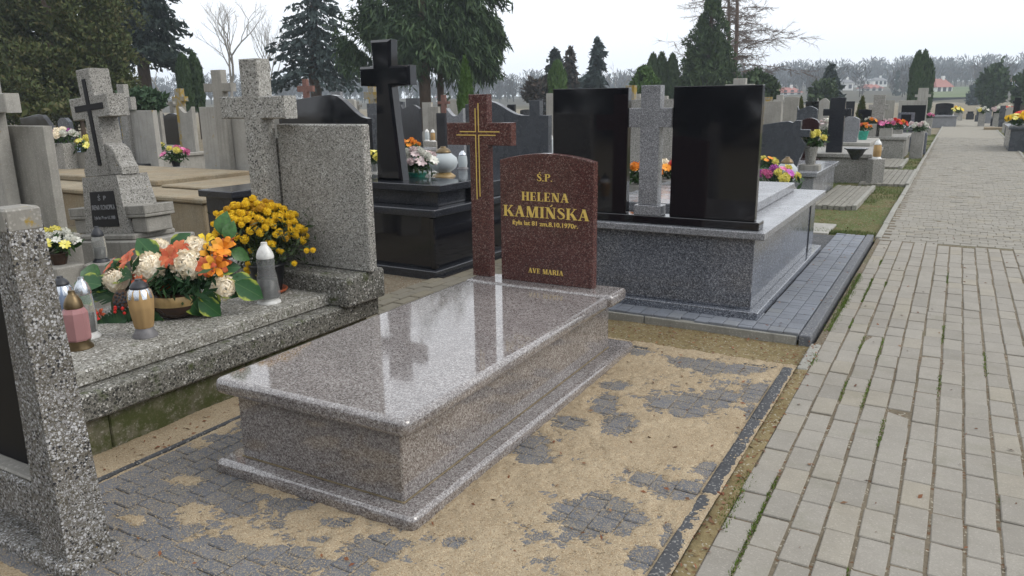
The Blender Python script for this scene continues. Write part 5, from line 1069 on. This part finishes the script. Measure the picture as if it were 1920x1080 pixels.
multi('bluish conifer left of the dark tree at the far end of the path', 1829, 110, 'f_blue', [(1829, 160, 200, 10, 0), (1822, 175, 200, 8, 0)], .8, 2., 36, .2)
multi('dark shrub at the right edge beyond the path', 1916, 60, 'f_yew', [(1916, 140, 200, 16, 0)], .5, 2., 37, .2)
multi('spreading dark juniper behind the pale slab headstone', 266, 18, 'f_jun', [(262, 172, 205, 34, 0), (285, 182, 205, 18, 0)], .22, 1.5, 38, .08)
multi('low hedge bush below the far-left thuja', 150, 20, 'f_thuja', [(150, 190, 215, 30, 0), (60, 195, 220, 50, 0)], .2, .8, 39, .08)
# bare trees
def bare(label, px, D, py_top, spread, seed, mat='bark_lt', lean=0, twist=.5, levels=6, fork=.12, twigs=3):
    b = AT(px, 200, D); ht = AT(px, py_top, D).z; rg = random.Random(seed); r = empty('bare_tree', (b.x, b.y, -.07), 0, label, 'tree'); mb = MB(); tw = []
    tk = MB()
    def grow(p, d, L_, rad, lv):
        pts = [p]; q = p; dd = d
        for k in range(3):
            dd = (dd+Vector((rg.gauss(0, .12), rg.gauss(0, .12), .06))).normalized(); q = q+dd*L_/3; pts.append(q)
        (tk if lv == levels else mb).tube(pts, [rad, rad*.9, rad*.8, rad*.68], 6 if lv > levels-2 else 4 if lv > 2 else 3, False)
        if lv <= 1:
            for _ in range(twigs):
                e = (dd+Vector((rg.gauss(0, .6), rg.gauss(0, .6), rg.gauss(.1, .5)))).normalized()*L_*rg.uniform(.5, 1.1); s = e.cross(Vector((rg.random(), rg.random(), .3))).normalized()*rad*.55; o_ = pts[rg.choice([1, 2, 3])]
                tw.append([o_-s, o_+s, o_+e])
            return
        for k in range(rg.choice([2, 3, 3])):
            a = rg.uniform(0, 6.28); sp = spread*rg.uniform(.6, 1.3); e = (dd+Vector((math.cos(a)*sp, math.sin(a)*sp, rg.uniform(-.05, .25)))).normalized()
            grow(pts[-1] if k < 2 else pts[2], e, L_*rg.uniform(.62, .85), rad*rg.uniform(.5, .68), lv-1)
    grow(Vector((0, 0, -.1)), Vector((lean, 0, 1)).normalized(), ht*.33, ht*.016, levels)
    tk.build('trunk', M[mat], r); o = mb.build('branches', M[mat], r)
    quads('twigs', np.array([[list(v) for v in t] for t in tw]), M['twig'], r)['kind'] = 'stuff'; return r
bare('pale bare tree with slim forked crown, left of the two before the sky', 430, 62, 0, .6, 3, 'bark_lt', twigs=5)
bare('pale bare tree with slim forked crown, right of the two before the sky', 464, 64, 18, .55, 8, 'bark_lt', twigs=5)
bare('thin bare tree behind the dark spruce trunk', 330, 66, 70, .5, 5, 'bark_lt', levels=5)
def larch(label, px, D, py_top, R, seed, z_lo, lean=0., n=46):
    b = AT(px, 200, D); ht = AT(px, py_top, D).z; rg = random.Random(seed); r = empty('bare_tree', (b.x, b.y, -.07), 0, label, 'tree'); br = MB(); tw = []
    def tp(z): return Vector((lean*z+.25*math.sin(z*.35), .1*math.sin(z*.5), z))
    MB().tube([tp(ht*k/8-.1) for k in range(9)], [ht*.0135*(1-.85*k/8) for k in range(9)], 8).build('trunk', M['bark_rd'], r)
    for k in range(n):
        z = z_lo+(ht-z_lo)*k/n; a = rg.uniform(0, 6.28); L_ = R*(1-.55*k/n)*rg.uniform(.6, 1.15); d = Vector((math.cos(a), math.sin(a), rg.uniform(.3, .8))); p = tp(z); pts = [p]; r0 = ht*.0024*(1-.5*k/n)
        for q in range(6):
            d = (d+Vector((rg.gauss(0, .16), rg.gauss(0, .16), -.2+.03*q))).normalized(); p = p+d*L_/6; pts.append(p)
        br.tube(pts, [r0*(1-.14*q) for q in range(7)], 4, False)
        for q in range(1, 7):
            for _ in range(3):
                e = (d+Vector((rg.gauss(0, .8), rg.gauss(0, .8), rg.gauss(-.1, .5)))).normalized(); l2 = L_*rg.uniform(.12, .32); o_ = pts[q]; m = o_+e*l2*.5+Vector((0, 0, -.04*l2)); t_ = o_+e*l2
                br.tube([o_, m, t_], [r0*.45, r0*.35, r0*.2], 3, False)
                for _ in range(9):
                    g2 = (e+Vector((rg.gauss(0, .9), rg.gauss(0, .9), rg.gauss(-.15, .6)))).normalized()*l2*rg.uniform(.25, .6); s = g2.cross(Vector((.3, .8, .2))).normalized()*r0*.3; o2 = o_+(t_-o_)*rg.random(); tw.append([o2-s, o2+s, o2+g2])
    br.build('branches', M['bark_rd'], r)['kind'] = 'stuff'; quads('twigs', np.array([[list(v) for v in t] for t in tw]), M['twig'], r)['kind'] = 'stuff'
larch('tall bare larch with reddish trunk right of the pointed conifer', 1364, 50, -190, 4.2, 11, 2.2, .02, 95)
larch('second bare trunk just left of the reddish larch', 1352, 53, -150, 3.4, 12, 3.2, .01, 60)
bare('faint bare tree over the gap left of the rounded thuja', 1158, 95, 122, .5, 13, levels=5)
# ---------------------------------------------------------------- far hillside with houses and bare woods
RID = [(-700, 196), (0, 192), (300, 189), (700, 186), (950, 183), (1150, 180), (1350, 172), (1500, 162), (1700, 156), (1920, 152), (2500, 146)]
def ridge_z(px): return float(np.interp(px, [a for a, _ in RID], [AT(a, b, 430).z for a, b in RID]))
def hillz(px, D): t = min(1, max(0, (D-120)/310)); return -.3+(ridge_z(px)+.3)*smooth(t)*(1 if D < 430 else 1)
pxs = np.linspace(-700, 2500, 90); Ds = np.concatenate([np.linspace(118, 440, 26), [600]]); vs = []; fs = []
for px in pxs:
    for D_ in Ds:
        p = AT(px, 200, D_); vs.append((p.x, p.y, hillz(px, D_)+(.5*math.sin(px*.013+D_*.05) if D_ > 150 else 0)-(10 if D_ > 500 else 0)))
nD = len(Ds)
for i in range(len(pxs)-1):
    for j in range(nD-1): fs.append((i*nD+j, (i+1)*nD+j, (i+1)*nD+j+1, i*nD+j+1))
t = NT('hill_meadow', .95, .1); v = t.obj(); t.col(t.mix(t.mr(t.noise(v, .02, 5), .42, .6), (.07, .062, .05), (.095, .085, .055)))
tag(MB().add(vs, fs, True).build('hill', t.m), kind='structure')
def find_d(px, py):
    D_ = 160.
    while D_ < 430 and hillz(px, D_) < AT(px, py, D_).z: D_ += 2
    return D_
HS = [(px, hw, find_d(px, py)) for px, hw, py in ((1770, 24, 176), (1638, 22, 173), (1485, 24, 178), (1453, 12, 177), (1587, 16, 172), (1618, 17, 162), (1651, 17, 162), (1901, 16, 166))]
md = []; mf = []
for i, px in enumerate(np.linspace(1722, 1822, 10)):
    for D_ in np.linspace(170, 262, 10): p = AT(px, 200, D_); md.append((p.x, p.y, hillz(px, D_)+.62))
for i in range(9):
    for j in range(9): mf.append((i*10+j, i*10+10+j, i*10+11+j, i*10+j+1))
t = NT('meadow_grass', .95, .1); v = t.obj(); t.col(t.mix(t.mr(t.noise(v, .05, 5), .4, .6), (.09, .13, .05), (.13, .15, .07)))
tag(MB().add(md, mf, True).build('meadow', t.m), kind='structure')
rg = np.random.RandomState(17); TR = []; EV = []
for k in range(4200):
    px = rg.uniform(-650, 2450); u = rg.rand(); D_ = 445-260*u**1.25 if px > 1380 else 445-200*u**1.6
    if px > 1716 and px < 1826 and D_ < 268: continue
    if px < 1380 and k % 2: continue
    if any(abs(px-q) < hw and dh-110 < D_ < dh+12 for q, hw, dh in HS): continue
    hgt_ = rg.uniform(6, 15)*(1 if D_ > 380 else .6); p = AT(px, 200, D_); z = hillz(px, D_); ev = rg.rand() < .1
    m = 40 if ev else 70; q = rg.rand(m); a = rg.rand(m)*6.28; w = hgt_*(.3 if not ev else .2)
    if ev: rr = w*(1-q)*(.4+.6*rg.rand(m)); zz = q*hgt_*.85
    else: rr = w*np.sqrt(rg.rand(m))*np.sin(np.clip(q*1.2+.25, 0, 3))*1.1; zz = hgt_*(.28+.66*q)
    P_ = np.stack([p.x+rr*np.cos(a), p.y+rr*np.sin(a), z+zz], -1); d = np.stack([np.cos(a)*.5, np.sin(a)*.5, np.full(m, .9)], -1)+rg.randn(m, 3)*.4; d = unit(d); s = unit(np.cross(d, np.array([CF.x, CF.y, 0])+rg.randn(m, 3)*.2)); L_ = (hgt_*(.12+.16*rg.rand(m)))[:, None]
    V = kites(P_, d, s, L_, L_*(.5 if ev else .16)); (EV if ev else TR).append(V)
    if not ev: TR.append(np.array([[[p.x-.15, p.y, z-.3], [p.x+.15, p.y, z-.3], [p.x+.05, p.y, z+hgt_*.75], [p.x-.05, p.y, z+hgt_*.75]]]))
o = quads('woodland', np.concatenate(TR), fol('winter_wood', (.03, .028, .028), (.05, .043, .04), (.085, .06, .045))); tag(o, 'bare winter woodland covering the far hillside', 'woodland', kind='stuff')
o = quads('evergreen_woodland', np.concatenate(EV), M['f_dark']); tag(o, 'dark evergreens scattered through the far hillside wood', 'woodland', kind='stuff')
M['wallw'] = plain('white_render', (.72, .72, .7), .8); M['wallb'] = plain('pale_blue_render', (.5, .54, .6), .8); M['roofr'] = plain('red_roof_tiles', (.3, .1, .075), .7); M['roofg'] = plain('grey_roof', (.16, .16, .17), .7); M['pane'] = plain('window_glass', (.03, .035, .045), .15)
def house(label, px0, px1, py_r, py_e, py_b, wall, roof, rz=.25, nw=3):
    px = (px0+px1)/2; D_ = 160.
    while D_ < 430 and hillz(px, D_) < AT(px, py_b, D_).z: D_ += 2
    p = AT(px, py_b, D_); k = D_/FPX; w = (px1-px0)*k; he = (py_b-py_e)*k; hr = (py_b-py_r)*k; dp = w*.75
    r = empty('house', (p.x, p.y, p.z-.2), YAW+rz, label, 'house', 'houses on the far hillside')
    MB().prism([(-w/2, -1), (w/2, -1), (w/2, he), (-w/2, he)], 0, dp, .02).build('wall', M[wall], r)
    e = .4; rf = MB().add([(-w/2-e, -e, he-.1), (w/2+e, -e, he-.1), (w/2+e, dp+e, he-.1), (-w/2-e, dp+e, he-.1), (-w*.3, dp/2, hr), (w*.3, dp/2, hr)], [(0, 1, 5, 4), (2, 3, 4, 5), (1, 2, 5), (3, 0, 4), (3, 2, 1, 0)]).build('roof', M[roof], r)
    MB().box(w*.1, w*.1+.7, dp*.4, dp*.4+.7, he, hr+.8, .02).build('chimney', M[wall], rf)
    for q in range(nw):
        x = -w/2+w*(q+.5)/nw; wn = MB().box(x-.55, x+.55, -.06, .02, he*.38, he*.38+1.3, .02).build('window', M['pane'], r); MB().box(x-.65, x+.65, -.12, -.061, he*.38-.12, he*.38-.02, .01).build('sill', M['wallw'], wn)
house('white house with steep red roof above the meadow', 1752, 1788, 147, 162, 176, 'wallw', 'roofr')
house('long white house with red roof below the terraces', 1620, 1656, 157, 164, 173, 'wallw', 'roofr', .1)
house('low bungalow with wide red roof at the left of the hillside', 1464, 1506, 163, 172, 178, 'wallw', 'roofr', .2)
house('grey-roofed cottage left of the low red-roofed bungalow', 1444, 1462, 161, 169, 177, 'wallb', 'roofg', .2, 2)
house('white terrace house behind the dark conifer', 1574, 1600, 148, 154, 172, 'wallw', 'roofg', .1, 2)
house('white terrace house with grey roof, left of the upper pair', 1604, 1632, 145, 150, 162, 'wallw', 'roofg', .1, 3)
house('white terrace house with grey roof, right of the upper pair', 1638, 1664, 145, 150, 162, 'wallw', 'roofg', .15, 3)
house('pale blue house with red roof at the right picture edge', 1888, 1914, 142, 152, 166, 'wallb', 'roofr', .1)
house('white house glimpsed between the conifer trunks in the middle', 818, 832, 176, 182, 190, 'wallw', 'roofr', .1, 2)
# unseen evergreens added behind the camera to darken front faces and black panel reflections
rg = np.random.RandomState(23); BV = []
for k in range(16):
    x = -30+k*4.0+rg.uniform(-.8, .8); y = -15-5*rg.rand(); h_ = rg.uniform(9, 12); q = rg.rand(1500); a = rg.rand(1500)*6.28; rr = 3.1*(1-q)**.7*(1-.4*rg.rand(1500)); P_ = np.stack([x+rr*np.cos(a), y+rr*np.sin(a), q*h_], -1); d = unit(rg.randn(1500, 3)+[0, 0, .6]); s = unit(np.cross(d, rg.randn(1500, 3))); L_ = (.45+.5*rg.rand(1500))[:, None]; BV.append(kites(P_, d, s, L_, L_*.5))
o = quads('unseen_shade_trees', np.concatenate(BV), M['f_dark']); tag(o, 'unseen evergreen belt added behind the camera to shade the tomb fronts and black panels', 'woodland', kind='stuff')
# stone blocks under flowers and lamps that would otherwise stand on nothing
bpy.context.view_layer.update(); dg = bpy.context.evaluated_depsgraph_get()
for o in [q for q in COL.objects if q.parent is None and q.name.split('.')[0] in ('flower_bouquet', 'grave_lamp', 'stone_bowl')]:
    org = Vector(o.location)+Vector((0, 0, -.004)); gap = None
    for _ in range(40):
        hit, loc, nrm_, idx, ho, mw_ = sc.ray_cast(dg, org, Vector((0, 0, -1)))
        if not hit: break
        if ho.parent == o or ho == o: org = loc+Vector((0, 0, -.002)); continue
        gap = o.location.z-loc.z; break
    if gap and gap > .025:
        ch = [c for c in o.children if c.name.split('.')[0] in ('pot', 'foot', 'foliage')]; w = .11 if o.name.startswith('grave_lamp') else .2
        if o.name.startswith('flower_bouquet'): w = max(.14, max(c.location.xy.length for c in o.children)*.6)
        me = MB().box(-w, w, -w*.8, w*.8, -gap-.03, -.001, .01); me.build('stone_block', M['terr_far' if gap > .4 else 'conc'], o) if o.type == 'EMPTY' else None
# ---------------------------------------------------------------- hazy air
hz = MB(); hz.add([(x, y, z) for x in (-720, 720) for y in (-60, 640) for z in (-12, 34)], [(0, 1, 3, 2), (4, 6, 7, 5), (0, 4, 5, 1), (2, 3, 7, 6), (0, 2, 6, 4), (1, 5, 7, 3)])
hm_ = bpy.data.materials.new('haze'); hm_.use_nodes = True; nt = hm_.node_tree; nt.nodes.clear()
vp = nt.nodes.new('ShaderNodeVolumePrincipled'); vp.inputs['Color'].default_value = (.78, .89, 1, 1); vp.inputs['Density'].default_value = .0009; vp.inputs['Anisotropy'].default_value = .2
mo = nt.nodes.new('ShaderNodeOutputMaterial'); nt.links.new(vp.outputs[0], mo.inputs['Volume'])
tag(hz.build('haze', hm_), kind='stuff')
